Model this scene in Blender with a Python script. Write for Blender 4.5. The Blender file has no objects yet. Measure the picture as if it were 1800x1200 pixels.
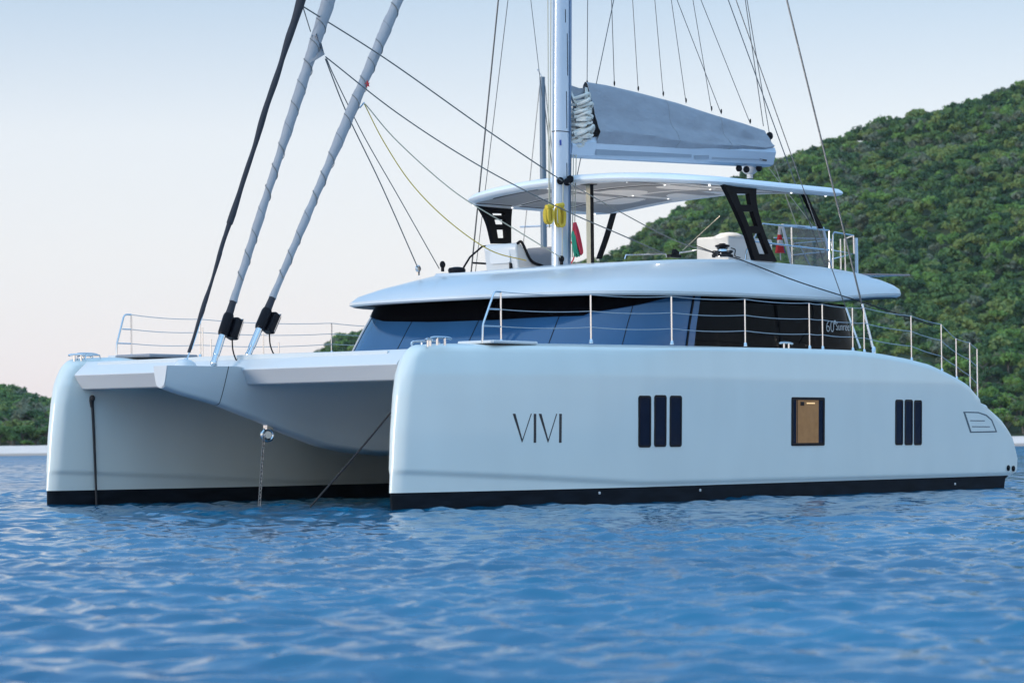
import bpy, bmesh, math, random
import numpy as np
from mathutils import Matrix, Vector

random.seed(7)
rng = np.random.default_rng(11)
S = bpy.context.scene
COL = S.collection

# ------------------------------------------------------------------ camera
FPX = 4700.0                                   # focal length in photo pixels (1800 wide)
YAW, NX, ND, CH, PITCH, ROLL = 0.69118, -1.87001, 40.6005, 1.01042, 0.0376578, -0.00956297
cp, sp, cr, sr = math.cos(PITCH), math.sin(PITCH), math.cos(ROLL), math.sin(ROLL)
FWD = np.array([0, cp, sp]); UP0 = np.array([0, -sp, cp]); RT0 = np.array([1.0, 0, 0])
RT = cr*RT0 + sr*UP0; UP = -sr*RT0 + cr*UP0
CAM = np.array([0, 0, CH])
cam_d = bpy.data.cameras.new('camera'); cam = bpy.data.objects.new('camera', cam_d); COL.objects.link(cam)
cam_d.sensor_width = 36.0; cam_d.lens = FPX/1800*36
cam_d.clip_start = 0.3; cam_d.clip_end = 20000
cam.matrix_world = Matrix(((RT[0], UP[0], -FWD[0], CAM[0]), (RT[1], UP[1], -FWD[1], CAM[1]),
                           (RT[2], UP[2], -FWD[2], CAM[2]), (0, 0, 0, 1)))
cam_d.dof.use_dof = True; cam_d.dof.focus_distance = 46.0; cam_d.dof.aperture_fstop = 2.8
S.camera = cam

# ------------------------------------------------------------------ sky, sun, exposure
SUN_EL, SUN_AZ = math.radians(7.0), math.radians(-122.0)     # azimuth from +Y, minus = to the left
world = bpy.data.worlds.new('World'); S.world = world; world.use_nodes = True
nt = world.node_tree; nt.nodes.clear()
sky = nt.nodes.new('ShaderNodeTexSky'); sky.sky_type = 'NISHITA'; sky.sun_disc = False
sky.sun_elevation = SUN_EL; sky.sun_rotation = SUN_AZ
sky.air_density = 1.0; sky.dust_density = 0.6; sky.ozone_density = 2.0; sky.altitude = 0
# thin evening cloud veil: thick and pinkish white towards the horizon, thinner overhead
veil = nt.nodes.new('ShaderNodeMix'); veil.data_type = 'RGBA'
tcw = nt.nodes.new('ShaderNodeTexCoord'); sep = nt.nodes.new('ShaderNodeSeparateXYZ'); nt.links.new(tcw.outputs['Generated'], sep.inputs[0])
rmv = nt.nodes.new('ShaderNodeValToRGB'); e = rmv.color_ramp.elements
VEIL = ((0.0, (0.375, 0.338, 0.372)), (0.03, (0.385, 0.362, 0.392)), (0.07, (0.392, 0.378, 0.398)), (0.115, (0.368, 0.372, 0.398)), (0.17, (0.228, 0.278, 0.348)), (0.23, (0.125, 0.222, 0.36)), (0.34, (0.09, 0.205, 0.38)), (1.0, (0.27, 0.42, 0.62)))
for k_, (p_, c_) in enumerate(VEIL):
    el = e[0] if k_ == 0 else (e[1] if k_ == 1 else e.new(p_))
    el.position = p_; el.color = (*c_, 1)
sc_ = nt.nodes.new('ShaderNodeVectorMath'); sc_.operation = 'SCALE'; sc_.inputs['Scale'].default_value = 18.6
# the open sea side (behind the photographer) is the brighter half of the evening sky
rmy = nt.nodes.new('ShaderNodeValToRGB'); rmy.color_ramp.elements[0].color = (1.0, 0.94, 0.84, 1); rmy.color_ramp.elements[1].color = (0.5, 0.5, 0.5, 1)
rmy.color_ramp.elements[0].position = 0.10; rmy.color_ramp.elements[1].position = 0.80
mpy = nt.nodes.new('ShaderNodeMath'); mpy.operation = 'MULTIPLY_ADD'; mpy.inputs[1].default_value = 0.5; mpy.inputs[2].default_value = 0.5
mul = nt.nodes.new('ShaderNodeVectorMath'); mul.operation = 'MULTIPLY'
nt.links.new(sep.outputs[1], mpy.inputs[0]); nt.links.new(mpy.outputs[0], rmy.inputs[0]); nt.links.new(rmv.outputs[0], mul.inputs[0]); nt.links.new(rmy.outputs[0], mul.inputs[1])
nt.links.new(sep.outputs[2], rmv.inputs[0]); nt.links.new(mul.outputs[0], sc_.inputs[0])
veil.inputs[0].default_value = 0.8; nt.links.new(sc_.outputs[0], veil.inputs[7])
bg = nt.nodes.new('ShaderNodeBackground'); bg.inputs[1].default_value = 0.15
wo = nt.nodes.new('ShaderNodeOutputWorld')
nt.links.new(sky.outputs[0], veil.inputs[6]); nt.links.new(veil.outputs[2], bg.inputs[0]); nt.links.new(bg.outputs[0], wo.inputs[0])

sun_d = bpy.data.lights.new('sun', 'SUN'); sun_d.energy = 1.1; sun_d.angle = math.radians(14); sun_d.color = (1, 0.91, 0.82)
sun = bpy.data.objects.new('sun', sun_d); COL.objects.link(sun)
sd = Vector((math.sin(SUN_AZ)*math.cos(SUN_EL), math.cos(SUN_AZ)*math.cos(SUN_EL), math.sin(SUN_EL)))
sun.rotation_euler = (-sd).to_track_quat('-Z', 'Y').to_euler()
sun.location = (-60, -30, 40)
S.view_settings.view_transform = 'Standard'; S.view_settings.look = 'None'
S.view_settings.exposure = 0.85; S.view_settings.gamma = 1.0
S.cycles.max_bounces = 8; S.cycles.transparent_max_bounces = 8

# ------------------------------------------------------------------ frames of reference
# the boat's own axes: x aft from the bow line, y to starboard (the far hull), z up from the waterline
A = np.array([math.sin(YAW), math.cos(YAW), 0.0]); ST = np.array([-A[1], A[0], 0.0]); ZZ = np.array([0, 0, 1.0])
ORG = np.array([NX, ND, 0.0]) + 3.95*ST
AX = np.array([A, ST, ZZ])
ROTZ = math.pi/2 - YAW
def b2w(p): p = np.asarray(p, float); return ORG + p[0]*A + p[1]*ST + p[2]*ZZ
def ray(px, py): return FWD + RT*(px-900)/FPX + UP*(600-py)/FPX
def hit(px, py, axis, val):
    """point on the sight line of a photo pixel lying on the boat plane axis = val"""
    d = AX @ ray(px, py); o = AX @ (CAM-ORG); k = (val-o[axis])/d[axis]
    return o + k*d
def mast_x(z): return 9.16 + 0.0222*(z-4.39)
def mast_end(base, px, py):
    """where a stay from `base`, seen through photo pixel, meets the mast"""
    o = AX @ (CAM-ORG); d1 = np.asarray(base, float)-o; d2 = AX @ ray(px, py)
    n = np.cross(d1, d2); m0 = np.array([mast_x(0), 0, 0]); md = np.array([0.0222, 0, 1.0])
    return m0 + md*((o-m0) @ n)/(md @ n)

# ------------------------------------------------------------------ materials
def mat(name, col, rough=0.5, metal=0.0, var=0.06, vscale=3.0, bump=0.0, bscale=40.0, coat=0.0, ior=None, spec=None, emit=None, estr=0.0, coord='Object', stretch=None):
    m = bpy.data.materials.new(name); m.use_nodes = True
    t = m.node_tree; b = t.nodes['Principled BSDF']
    b.inputs['Roughness'].default_value = rough; b.inputs['Metallic'].default_value = metal
    b.inputs['Coat Weight'].default_value = coat; b.inputs['Coat Roughness'].default_value = 0.08
    if ior: b.inputs['IOR'].default_value = ior
    if spec is not None: b.inputs['Specular IOR Level'].default_value = spec
    tc = t.nodes.new('ShaderNodeTexCoord'); src = tc.outputs[coord]
    if stretch:
        mp = t.nodes.new('ShaderNodeMapping'); mp.inputs['Scale'].default_value = stretch
        t.links.new(src, mp.inputs[0]); src = mp.outputs[0]
    n = t.nodes.new('ShaderNodeTexNoise'); n.inputs['Scale'].default_value = vscale; n.inputs['Detail'].default_value = 5
    t.links.new(src, n.inputs['Vector'])
    mix = t.nodes.new('ShaderNodeMix'); mix.data_type = 'RGBA'
    mix.inputs[6].default_value = (*[c*(1-var) for c in col], 1); mix.inputs[7].default_value = (*[min(1, c*(1+var)) for c in col], 1)
    t.links.new(n.outputs[0], mix.inputs[0]); t.links.new(mix.outputs[2], b.inputs['Base Color'])
    if bump:
        n2 = t.nodes.new('ShaderNodeTexNoise'); n2.inputs['Scale'].default_value = bscale; n2.inputs['Detail'].default_value = 3
        t.links.new(src, n2.inputs['Vector'])
        bp = t.nodes.new('ShaderNodeBump'); bp.inputs['Strength'].default_value = bump; bp.inputs['Distance'].default_value = 0.02
        t.links.new(n2.outputs[0], bp.inputs['Height']); t.links.new(bp.outputs[0], b.inputs['Normal'])
    if emit:
        b.inputs['Emission Color'].default_value = (*emit, 1); b.inputs['Emission Strength'].default_value = estr
    return m
M = {}
M['hull'] = mat('hull_paint', (0.64, 0.69, 0.665), 0.32, 0.0, 0.07, 1.6, 0.04, 1.0, coat=0.4, stretch=(1.0, 1.0, 0.3))
M['under'] = mat('light_grey_underside', (0.58, 0.63, 0.65), 0.32, 0, 0.05, 0.9, 0.03, 1.2, coat=0.2)
M['gel'] = mat('white_gelcoat', (0.57, 0.59, 0.605), 0.3, 0, 0.03, 1.5, 0.02, 2.0, coat=0.3)
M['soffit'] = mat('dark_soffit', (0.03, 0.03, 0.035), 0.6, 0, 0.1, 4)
M['foul'] = mat('black_antifouling', (0.008, 0.011, 0.016), 0.55, 0, 0.9, 2.2, 0.2, 30, spec=0.06, stretch=(1, 1, 4))
M['deck'] = mat('deck_nonskid', (0.55, 0.58, 0.60), 0.7, 0, 0.05, 8, 0.2, 300)
M['glass'] = mat('tinted_windscreen', (0.022, 0.080, 0.185), 0.06, 0, 0.25, 0.7, ior=1.5, spec=0.6)
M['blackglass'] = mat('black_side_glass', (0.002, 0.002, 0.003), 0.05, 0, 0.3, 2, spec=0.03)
M['slit'] = mat('dark_hull_glass', (0.005, 0.010, 0.026), 0.08, 0, 0.4, 5, spec=0.10)
M['black'] = mat('black_plastic', (0.006, 0.006, 0.009), 0.4, 0, 0.2, 10, spec=0.12)
M['carbon'] = mat('black_carbon', (0.004, 0.004, 0.006), 0.35, 0, 0.2, 20, spec=0.05)
M['steel'] = mat('polished_steel', (0.62, 0.63, 0.65), 0.16, 1.0, 0.05, 10)
M['lifeline'] = mat('lifeline_wire', (0.48, 0.49, 0.50), 0.35, 0.7, 0.1, 20)
M['alu'] = mat('mast_paint', (0.48, 0.545, 0.63), 0.25, 0.15, 0.04, 2, coat=0.3)
M['track'] = mat('mast_track', (0.17, 0.26, 0.40), 0.35, 0.3, 0.08, 4)
M['canvas'] = mat('grey_canvas', (0.27, 0.295, 0.34), 0.85, 0, 0.14, 3, 1.0, 5, stretch=(1, 1, 2.2))
M['sailgrey'] = mat('grey_uv_strip', (0.29, 0.305, 0.335), 0.7, 0, 0.1, 6, 0.25, 18)
M['sailblack'] = mat('black_sail_sock', (0.02, 0.022, 0.032), 0.8, 0, 0.25, 8, 0.4, 18)
M['sailcloth'] = mat('cream_sailcloth', (0.62, 0.60, 0.55), 0.7, 0, 0.1, 6, 0.3, 20)
M['bimini'] = mat('bimini_white', (0.74, 0.77, 0.80), 0.35, 0, 0.03, 2)
M['soffitwhite'] = mat('hardtop_lining', (0.82, 0.77, 0.72), 0.5, 0, 0.04, 2)
M['panel'] = mat('grey_headliner', (0.34, 0.325, 0.32), 0.6, 0, 0.1, 4)
M['ropegrey'] = mat('grey_rope', (0.13, 0.14, 0.14), 0.8, 0, 0.3, 60)
M['wire'] = mat('rigging_wire', (0.10, 0.105, 0.11), 0.4, 0.6, 0.2, 30)
M['ropeblack'] = mat('black_rope', (0.015, 0.016, 0.02), 0.85, 0, 0.3, 60)
M['ropeyellow'] = mat('yellow_rope', (0.62, 0.44, 0.04), 0.75, 0, 0.25, 50)
M['ropered'] = mat('red_rope', (0.5, 0.03, 0.06), 0.75, 0, 0.3, 50)
M['ropegreen'] = mat('green_rope', (0.02, 0.26, 0.17), 0.75, 0, 0.3, 50)
M['ropebuff'] = mat('buff_rope', (0.46, 0.43, 0.33), 0.8, 0, 0.25, 50)
M['warm'] = mat('lit_cabin', (0.10, 0.065, 0.03), 0.5, 0, 0.6, 9, emit=(0.36, 0.18, 0.04), estr=0.20)
M['warmlamp'] = mat('cabin_lamp', (0.8, 0.6, 0.3), 0.5, emit=(1, 0.6, 0.25), estr=0.45)
M['led'] = mat('led', (0.9, 0.9, 0.9), 0.4, emit=(1, 0.98, 0.94), estr=0.7)
M['pad'] = mat('grey_cushion', (0.24, 0.25, 0.28), 0.9, 0, 0.08, 8, 0.2, 60)
M['chain'] = mat('galvanised_chain', (0.20, 0.205, 0.21), 0.5, 0.6, 0.2, 30)
M['red'] = mat('red_cloth', (0.6, 0.03, 0.04), 0.8, 0, 0.1, 9)
M['blue'] = mat('blue_cloth', (0.03, 0.06, 0.28), 0.8, 0, 0.1, 9)
M['whitecloth'] = mat('white_cloth', (0.75, 0.75, 0.77), 0.8, 0, 0.06, 9)
M['letter'] = mat('black_vinyl', (0.008, 0.010, 0.016), 0.4)
M['silverletter'] = mat('silver_vinyl', (0.45, 0.46, 0.47), 0.4)
M['solar'] = mat('solar_panel', (0.03, 0.07, 0.14), 0.15, 0, 0.2, 6, coat=0.5)
M['postblue'] = mat('antenna_grey', (0.42, 0.52, 0.62), 0.4, 0, 0.05, 4)

# ------------------------------------------------------------------ mesh helpers
class MB:
    """collects shapes; build() links them as ONE mesh object"""
    def __init__(s): s.v = []; s.f = []; s.m = []
    def add(s, vs, fs, mi=0):
        o = len(s.v); s.v += [tuple(map(float, p)) for p in vs]; s.f += [tuple(i+o for i in f) for f in fs]; s.m += [mi]*len(fs); return s
    def grid(s, rows, closed=False, mi=0, cap0=False, cap1=False):
        n = len(rows[0]); vs = [p for r in rows for p in r]; fs = []
        for i in range(len(rows)-1):
            for j in range(n if closed else n-1):
                k = (j+1) % n
                fs.append((i*n+j, i*n+k, (i+1)*n+k, (i+1)*n+j))
        if cap0: fs.append(tuple(range(n-1, -1, -1)))
        if cap1: fs.append(tuple((len(rows)-1)*n+j for j in range(n)))
        return s.add(vs, fs, mi)
    def tube(s, path, r, n=8, mi=0, cap=True, rf=None):
        P = [np.asarray(p, float) for p in path]; rows = []
        up = np.array([0, 0, 1.0]); prev = None
        for i, p in enumerate(P):
            t = P[min(i+1, len(P)-1)] - P[max(i-1, 0)]; t = t/(np.linalg.norm(t)+1e-12)
            if prev is None:
                a = np.cross(t, up)
                if np.linalg.norm(a) < 0.05: a = np.cross(t, np.array([0, 1.0, 0]))
            else: a = prev - t*(prev @ t)
            a = a/np.linalg.norm(a); b = np.cross(t, a); prev = a
            rr = r[i] if hasattr(r, '__len__') else r
            rows.append([p + rr*(rf(i, k/n) if rf else 1)*(math.cos(2*math.pi*k/n)*a + math.sin(2*math.pi*k/n)*b) for k in range(n)])
        return s.grid(rows, True, mi, cap, cap)
    def box(s, c, d, mi=0, rz=0.0, ry=0.0):
        R = (Matrix.Rotation(rz, 3, 'Z') @ Matrix.Rotation(ry, 3, 'Y'))
        vs = []
        for x in (-.5, .5):
            for y in (-.5, .5):
                for z in (-.5, .5):
                    q = R @ Vector((x*d[0], y*d[1], z*d[2])); vs.append((c[0]+q.x, c[1]+q.y, c[2]+q.z))
        return s.add(vs, [(0,1,3,2), (4,6,7,5), (0,4,5,1), (2,3,7,6), (0,2,6,4), (1,5,7,3)], mi)
    def prism(s, poly, off, mi=0):
        """poly: 3D outline, extruded along the vector off"""
        n = len(poly); off = np.asarray(off, float)
        vs = [np.asarray(p, float) for p in poly]; vs = vs + [p+off for p in vs]
        fs = [tuple(range(n-1, -1, -1)), tuple(range(n, 2*n))] + [(i, (i+1) % n, n+(i+1) % n, n+i) for i in range(n)]
        return s.add(vs, fs, mi)
    def lathe(s, c, prof, n=16, mi=0, axis=(0, 0, 1)):
        ax = Vector(axis).normalized(); q = Vector((0, 0, 1)).rotation_difference(ax)
        rows = []
        for r, z in prof:
            rows.append([Vector(c) + q @ Vector((r*math.cos(2*math.pi*k/n), r*math.sin(2*math.pi*k/n), z)) for k in range(n)])
        return s.grid(rows, True, mi, True, True)
    def ball(s, c, r, mi=0, n=12):
        r = r if hasattr(r, '__len__') else (r, r, r)
        rows = []
        for i in range(n//2+1):
            th = math.pi*(i+0.02)/(n//2+0.04)
            rows.append([(c[0]+r[0]*math.sin(th)*math.cos(2*math.pi*k/n), c[1]+r[1]*math.sin(th)*math.sin(2*math.pi*k/n), c[2]-r[2]*math.cos(th)) for k in range(n)])
        return s.grid(rows, True, mi, True, True)
    def build(s, name, mats, parent=None, smooth=True, ang=35, bevel=0.0, base=None, fix=True):
        me = bpy.data.meshes.new(name)
        vs = s.v
        if base is not None: vs = [(v[0]-base[0], v[1]-base[1], v[2]-base[2]) for v in vs]
        me.from_pydata(vs, [], s.f)
        mats = mats if isinstance(mats, (list, tuple)) else [mats]
        for k in mats: me.materials.append(M[k] if isinstance(k, str) else k)
        me.polygons.foreach_set('material_index', s.m)
        if fix:
            bm = bmesh.new(); bm.from_mesh(me); bmesh.ops.delete(bm, geom=[v for v in bm.verts if not v.link_faces], context='VERTS'); bmesh.ops.recalc_face_normals(bm, faces=bm.faces); bm.to_mesh(me); bm.free()
        if smooth:
            me.polygons.foreach_set('use_smooth', [True]*len(me.polygons)); me.set_sharp_from_angle(angle=math.radians(ang))
        me.update()
        o = bpy.data.objects.new(name, me); COL.objects.link(o)
        if bevel:
            b = o.modifiers.new('bevel', 'BEVEL'); b.width = bevel; b.segments = 3; b.limit_method = 'ANGLE'; b.angle_limit = math.radians(35)
        if parent: o.parent = parent
        elif base is not None:
            o.location = b2w(base); o.rotation_euler = (0, 0, ROTZ)
        return o
def tag(o, label=None, cat=None, group=None, kind=None):
    if label: o['label'] = label
    if cat: o['category'] = cat
    if group: o['group'] = group
    if kind: o['kind'] = kind
    return o
def empty(name, loc, rz=0.0, parent=None):
    o = bpy.data.objects.new(name, None); COL.objects.link(o); o.location = loc; o.rotation_euler = (0, 0, rz); o.empty_display_size = 0.5
    if parent: o.parent = parent
    return o
def sag(p, q, drop, n=12):
    p = np.asarray(p, float); q = np.asarray(q, float)
    return [p + (q-p)*t - np.array([0, 0, drop*4*t*(1-t)]) for t in np.linspace(0, 1, n)]
def catmull(pts, n=10):
    P = [np.asarray(p, float) for p in pts]; P = [2*P[0]-P[1]] + P + [2*P[-1]-P[-2]]; out = []
    for i in range(1, len(P)-2):
        for t in np.linspace(0, 1, n, endpoint=False):
            a, b, c, d = P[i-1], P[i], P[i+1], P[i+2]
            out.append(0.5*((2*b)+(-a+c)*t+(2*a-5*b+4*c-d)*t*t+(-a+3*b-3*c+d)*t**3))
    out.append(P[-2]); return out
def rrect(x0, x1, z0, z1, r, n=5):
    out = []
    for cx, cz, a0 in ((x1-r, z1-r, 0), (x0+r, z1-r, 90), (x0+r, z0+r, 180), (x1-r, z0+r, 270)):
        for k in range(n+1):
            a = math.radians(a0+90*k/n); out.append((cx+r*math.cos(a), cz+r*math.sin(a)))
    return out

# ------------------------------------------------------------------ water
def np_mesh(name, v, f, mats, smooth=True, mi=None):
    me = bpy.data.meshes.new(name); k = f.shape[1]
    me.vertices.add(len(v)); me.vertices.foreach_set('co', v.astype(np.float32).ravel())
    me.loops.add(f.size); me.loops.foreach_set('vertex_index', f.astype(np.int32).ravel())
    me.polygons.add(len(f)); me.polygons.foreach_set('loop_start', np.arange(0, f.size, k, dtype=np.int32))
    me.polygons.foreach_set('loop_total', np.full(len(f), k, dtype=np.int32))
    for m in mats: me.materials.append(m)
    if mi is not None: me.polygons.foreach_set('material_index', mi.astype(np.int32))
    me.polygons.foreach_set('use_smooth', np.full(len(f), smooth, dtype=bool))
    me.update(calc_edges=True); me.validate()
    return me
def build_water():
    r = [2.0]
    while r[-1] < 1600:
        q = r[-1]
        d = max(0.022, min(0.26*q*q/2700, 0.14)) if q < 62 else (0.26 if q < 150 else max(0.6, q*0.004)*max(1, q/300))
        if q < 7: d = 0.06
        r.append(q+d)
    r = np.array(r)
    fine = np.radians(np.linspace(-14, 14, 1050)); side = np.radians(np.concatenate([np.linspace(14.1, 40, 160), np.linspace(42, 180, 50)]))
    th = np.concatenate([-side[::-1][:-1], fine, side])   # full circle round the camera
    T, R = np.meshgrid(th, r); X = R*np.sin(T); Y = R*np.cos(T)
    dth = np.gradient(th); dr = np.gradient(r)
    cell = np.maximum(R*dth[None, :], np.minimum(dr[:, None], 1e9)*0.8)
    Z = np.zeros_like(X); DX = np.zeros_like(X); DY = np.zeros_like(X); FAR = np.zeros_like(X)
    nc = 90
    lam = np.geomspace(0.16, 5.0, nc)*rng.uniform(0.9, 1.1, nc)
    for L in lam:
        k = 2*math.pi/L
        dirn = math.radians(-105 + rng.normal(0, 38)); kx, ky = k*math.cos(dirn), k*math.sin(dirn)
        a = float(np.interp(math.log(L), np.log([0.15, 0.3, 0.45, 0.7, 1.1, 1.8, 5]), [0.026, 0.043, 0.046, 0.032, 0.018, 0.009, 0.004]))/k
        w = np.clip(L/(2.4*cell)-0.6, 0, 1)
        ph = kx*X + ky*Y + rng.uniform(0, 6.28)
        # slow gust groups so the chop comes in patches
        g = 1.0 + 0.62*np.sin(0.16*kx*X + 0.05*ky*X + rng.uniform(0, 6.28))*np.sin(0.15*ky*Y - 0.04*kx*Y + rng.uniform(0, 6.28))
        s_, c_ = np.sin(ph), np.cos(ph)
        Z += a*w*g*c_; DX -= 0.75*a*w*g*kx/k*s_; DY -= 0.75*a*w*g*ky/k*s_; FAR += (1-w)/nc
    v = np.stack([X+DX, Y+DY, Z], -1).reshape(-1, 3)
    nr, nt_ = X.shape
    i = np.arange(nr-1)[:, None]*nt_ + np.arange(nt_-1)[None, :]
    f = np.stack([i, i+nt_, i+nt_+1, i+1], -1).reshape(-1, 4)[:, ::-1]
    m = bpy.data.materials.new('sea_water'); m.use_nodes = True; t = m.node_tree; b = t.nodes['Principled BSDF']
    b.inputs['Roughness'].default_value = 0.05; b.inputs['IOR'].default_value = 1.45
    geo = t.nodes.new('ShaderNodeNewGeometry')
    n1 = t.nodes.new('ShaderNodeTexNoise'); n1.inputs['Scale'].default_value = 0.10; n1.inputs['Detail'].default_value = 3
    t.links.new(geo.outputs['Position'], n1.inputs['Vector'])
    cr_ = t.nodes.new('ShaderNodeValToRGB'); cr_.color_ramp.elements[0].color = (0.0001, 0.072, 0.155, 1); cr_.color_ramp.elements[1].color = (0.0001, 0.130, 0.245, 1)
    cr_.color_ramp.elements[0].position = 0.35; cr_.color_ramp.elements[1].position = 0.65
    t.links.new(n1.outputs[0], cr_.inputs[0]); t.links.new(cr_.outputs[0], b.inputs['Base Color'])
    mp = t.nodes.new('ShaderNodeMapping'); mp.inputs['Scale'].default_value = (1, 0.8, 1); t.links.new(geo.outputs['Position'], mp.inputs[0])
    n2 = t.nodes.new('ShaderNodeTexNoise'); n2.inputs['Scale'].default_value = 7; n2.inputs['Detail'].default_value = 4; n2.inputs['Roughness'].default_value = 0.6
    t.links.new(mp.outputs[0], n2.inputs['Vector'])
    bp = t.nodes.new('ShaderNodeBump'); bp.inputs['Strength'].default_value = 0.2; bp.inputs['Distance'].default_value = 0.03
    t.links.new(n2.outputs[0], bp.inputs['Height'])
    # chop too fine for the mesh, carried as bump in proportion to what the mesh leaves out
    n3 = t.nodes.new('ShaderNodeTexNoise'); n3.inputs['Scale'].default_value = 1.3; n3.inputs['Detail'].default_value = 3; t.links.new(mp.outputs[0], n3.inputs['Vector'])
    af = t.nodes.new('ShaderNodeAttribute'); af.attribute_name = 'unresolved'
    b2 = t.nodes.new('ShaderNodeBump'); b2.inputs['Distance'].default_value = 0.4; t.links.new(af.outputs['Fac'], b2.inputs['Strength'])
    ro = t.nodes.new('ShaderNodeMath'); ro.operation = 'MULTIPLY_ADD'; ro.inputs[1].default_value = 0.34; ro.inputs[2].default_value = 0.04
    t.links.new(af.outputs['Fac'], ro.inputs[0]); t.links.new(ro.outputs[0], b.inputs['Roughness'])
    t.links.new(n3.outputs[0], b2.inputs['Height']); t.links.new(bp.outputs[0], b2.inputs['Normal']); t.links.new(b2.outputs[0], b.inputs['Normal'])
    me = np_mesh('water', v, f, [m])
    at = me.attributes.new('unresolved', 'FLOAT', 'POINT'); at.data.foreach_set('value', FAR.astype(np.float32).ravel())
    o = bpy.data.objects.new('water', me); COL.objects.link(o); tag(o, kind='structure')
build_water()

# ------------------------------------------------------------------ hill, beach, trees
SHORE = 306.0
RX = np.array([-600, -250, -140, -97, -90, -70, -45, -37, -30, -15, 5, 19, 27.7, 40, 51, 66, 80, 99.6, 130, 180, 300, 600.0])
RZ = np.array([5, 12, 11, 8.6, 7.2, 7, 11.5, 14.5, 18.5, 26, 31, 34, 41, 47, 53, 57.5, 62, 67, 74, 80, 80, 60.0])
from math import sin
def wob(x, y): return 1.2*np.sin(x*0.09+1.3)*np.sin(y*0.06) + 0.8*np.sin(x*0.21+y*0.13)
def ground(x, y):
    x = np.asarray(x, float); y = np.asarray(y, float)
    shore = SHORE + 1.6*np.sin(x*0.045) + 0.6*np.sin(x*0.17)
    d = y - shore
    z = np.where(d < 0, d*0.12, np.minimum(d*0.11, 1.15))
    t = np.clip((d-14)/200, 0, 1.0); ridge = np.interp(x, RX, RZ)
    g = t**1.05*(1+0.25*t*(1-t))
    back = np.clip((d-230)/300, 0, 1)
    z = z + np.where(d > 14, (ridge-1.2)*g*(1-0.55*back) + wob(x, y)*np.clip((d-20)/40, 0, 1), 0)
    return z
def build_land():
    xs = np.concatenate([np.arange(-520, -130, 13.0), np.arange(-130, 150, 2.5), np.arange(150, 520, 13.0)])
    ys = np.concatenate([np.arange(SHORE-20, SHORE+14, 1.0), np.arange(SHORE+14, 640, 4.0), np.arange(640, 900, 20.0)])
    X, Y = np.meshgrid(xs, ys)
    for nm, lo, hi in (('beach', SHORE-20, SHORE+15.5), ('hill', SHORE+12, 900)):
        rr = (ys >= lo) & (ys <= hi); x, y = X[rr], Y[rr]
        z = ground(x, y) + (0.03*np.sin(x*1.9+y)*np.sin(y*2.3) if nm == 'beach' else 0) - (0.25 if nm == 'hill' else 0)
        n, k = x.shape; i = np.arange(n-1)[:, None]*k + np.arange(k-1)[None, :]
        f = np.stack([i, i+1, i+k+1, i+k], -1).reshape(-1, 4)
        m = mat('sand', (0.88, 0.67, 0.56), 0.9, 0, 0.12, 0.5, 0.3, 6) if nm == 'beach' else mat('hill_scrub', (0.06, 0.09, 0.04), 0.95, 0, 0.5, 0.3, 0.8, 3)
        if nm == 'beach':
            t = m.node_tree; b = t.nodes['Principled BSDF']; old = b.inputs['Base Color'].links[0].from_socket
            ge = t.nodes.new('ShaderNodeNewGeometry'); se = t.nodes.new('ShaderNodeSeparateXYZ'); t.links.new(ge.outputs['Position'], se.inputs[0])
            nz = t.nodes.new('ShaderNodeTexNoise'); nz.inputs['Scale'].default_value = 0.25; ad = t.nodes.new('ShaderNodeMath'); ad.operation = 'MULTIPLY_ADD'; ad.inputs[1].default_value = -0.35
            t.links.new(ge.outputs['Position'], nz.inputs['Vector']); t.links.new(nz.outputs[0], ad.inputs[0]); t.links.new(se.outputs[2], ad.inputs[2])
            rp = t.nodes.new('ShaderNodeValToRGB'); rp.color_ramp.elements[0].position = 0.02; rp.color_ramp.elements[1].position = 0.22; rp.color_ramp.elements[0].color = (.5, .47, .44, 1)
            mu = t.nodes.new('ShaderNodeMix'); mu.data_type = 'RGBA'; mu.blend_type = 'MULTIPLY'; mu.inputs[0].default_value = 1
            t.links.new(ad.outputs[0], rp.inputs[0]); t.links.new(old, mu.inputs[6]); t.links.new(rp.outputs[0], mu.inputs[7]); t.links.new(mu.outputs[2], b.inputs['Base Color'])
        o = bpy.data.objects.new(nm, np_mesh(nm, np.stack([x, y, z], -1).reshape(-1, 3), f, [m])); COL.objects.link(o); tag(o, kind='structure')
build_land()

def leaf_mat(name, c):
    m = mat(name, c, 0.6, 0, 0.35, 0.9)
    b = m.node_tree.nodes['Principled BSDF']; b.inputs['Specular IOR Level'].default_value = 0.25
    t = m.node_tree; tr = t.nodes.new('ShaderNodeBsdfTranslucent'); mx = t.nodes.new('ShaderNodeMixShader'); mx.inputs[0].default_value = 0.4
    src = b.inputs['Base Color'].links[0].from_socket; t.links.new(src, tr.inputs[0])
    t.links.new(b.outputs[0], mx.inputs[1]); t.links.new(tr.outputs[0], mx.inputs[2]); t.links.new(mx.outputs[0], t.nodes['Material Output'].inputs[0])
    return m
LEAF = [leaf_mat('leaf_dark', (0.064, 0.132, 0.052)), leaf_mat('leaf_mid', (0.125, 0.215, 0.066)), leaf_mat('leaf_yellowish', (0.22, 0.285, 0.085)),
        leaf_mat('leaf_greyish', (0.190, 0.222, 0.145)), leaf_mat('leaf_bright', (0.185, 0.315, 0.075))]
BARK = mat('bark', (0.13, 0.11, 0.09), 0.9, 0, 0.3, 5)
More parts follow.
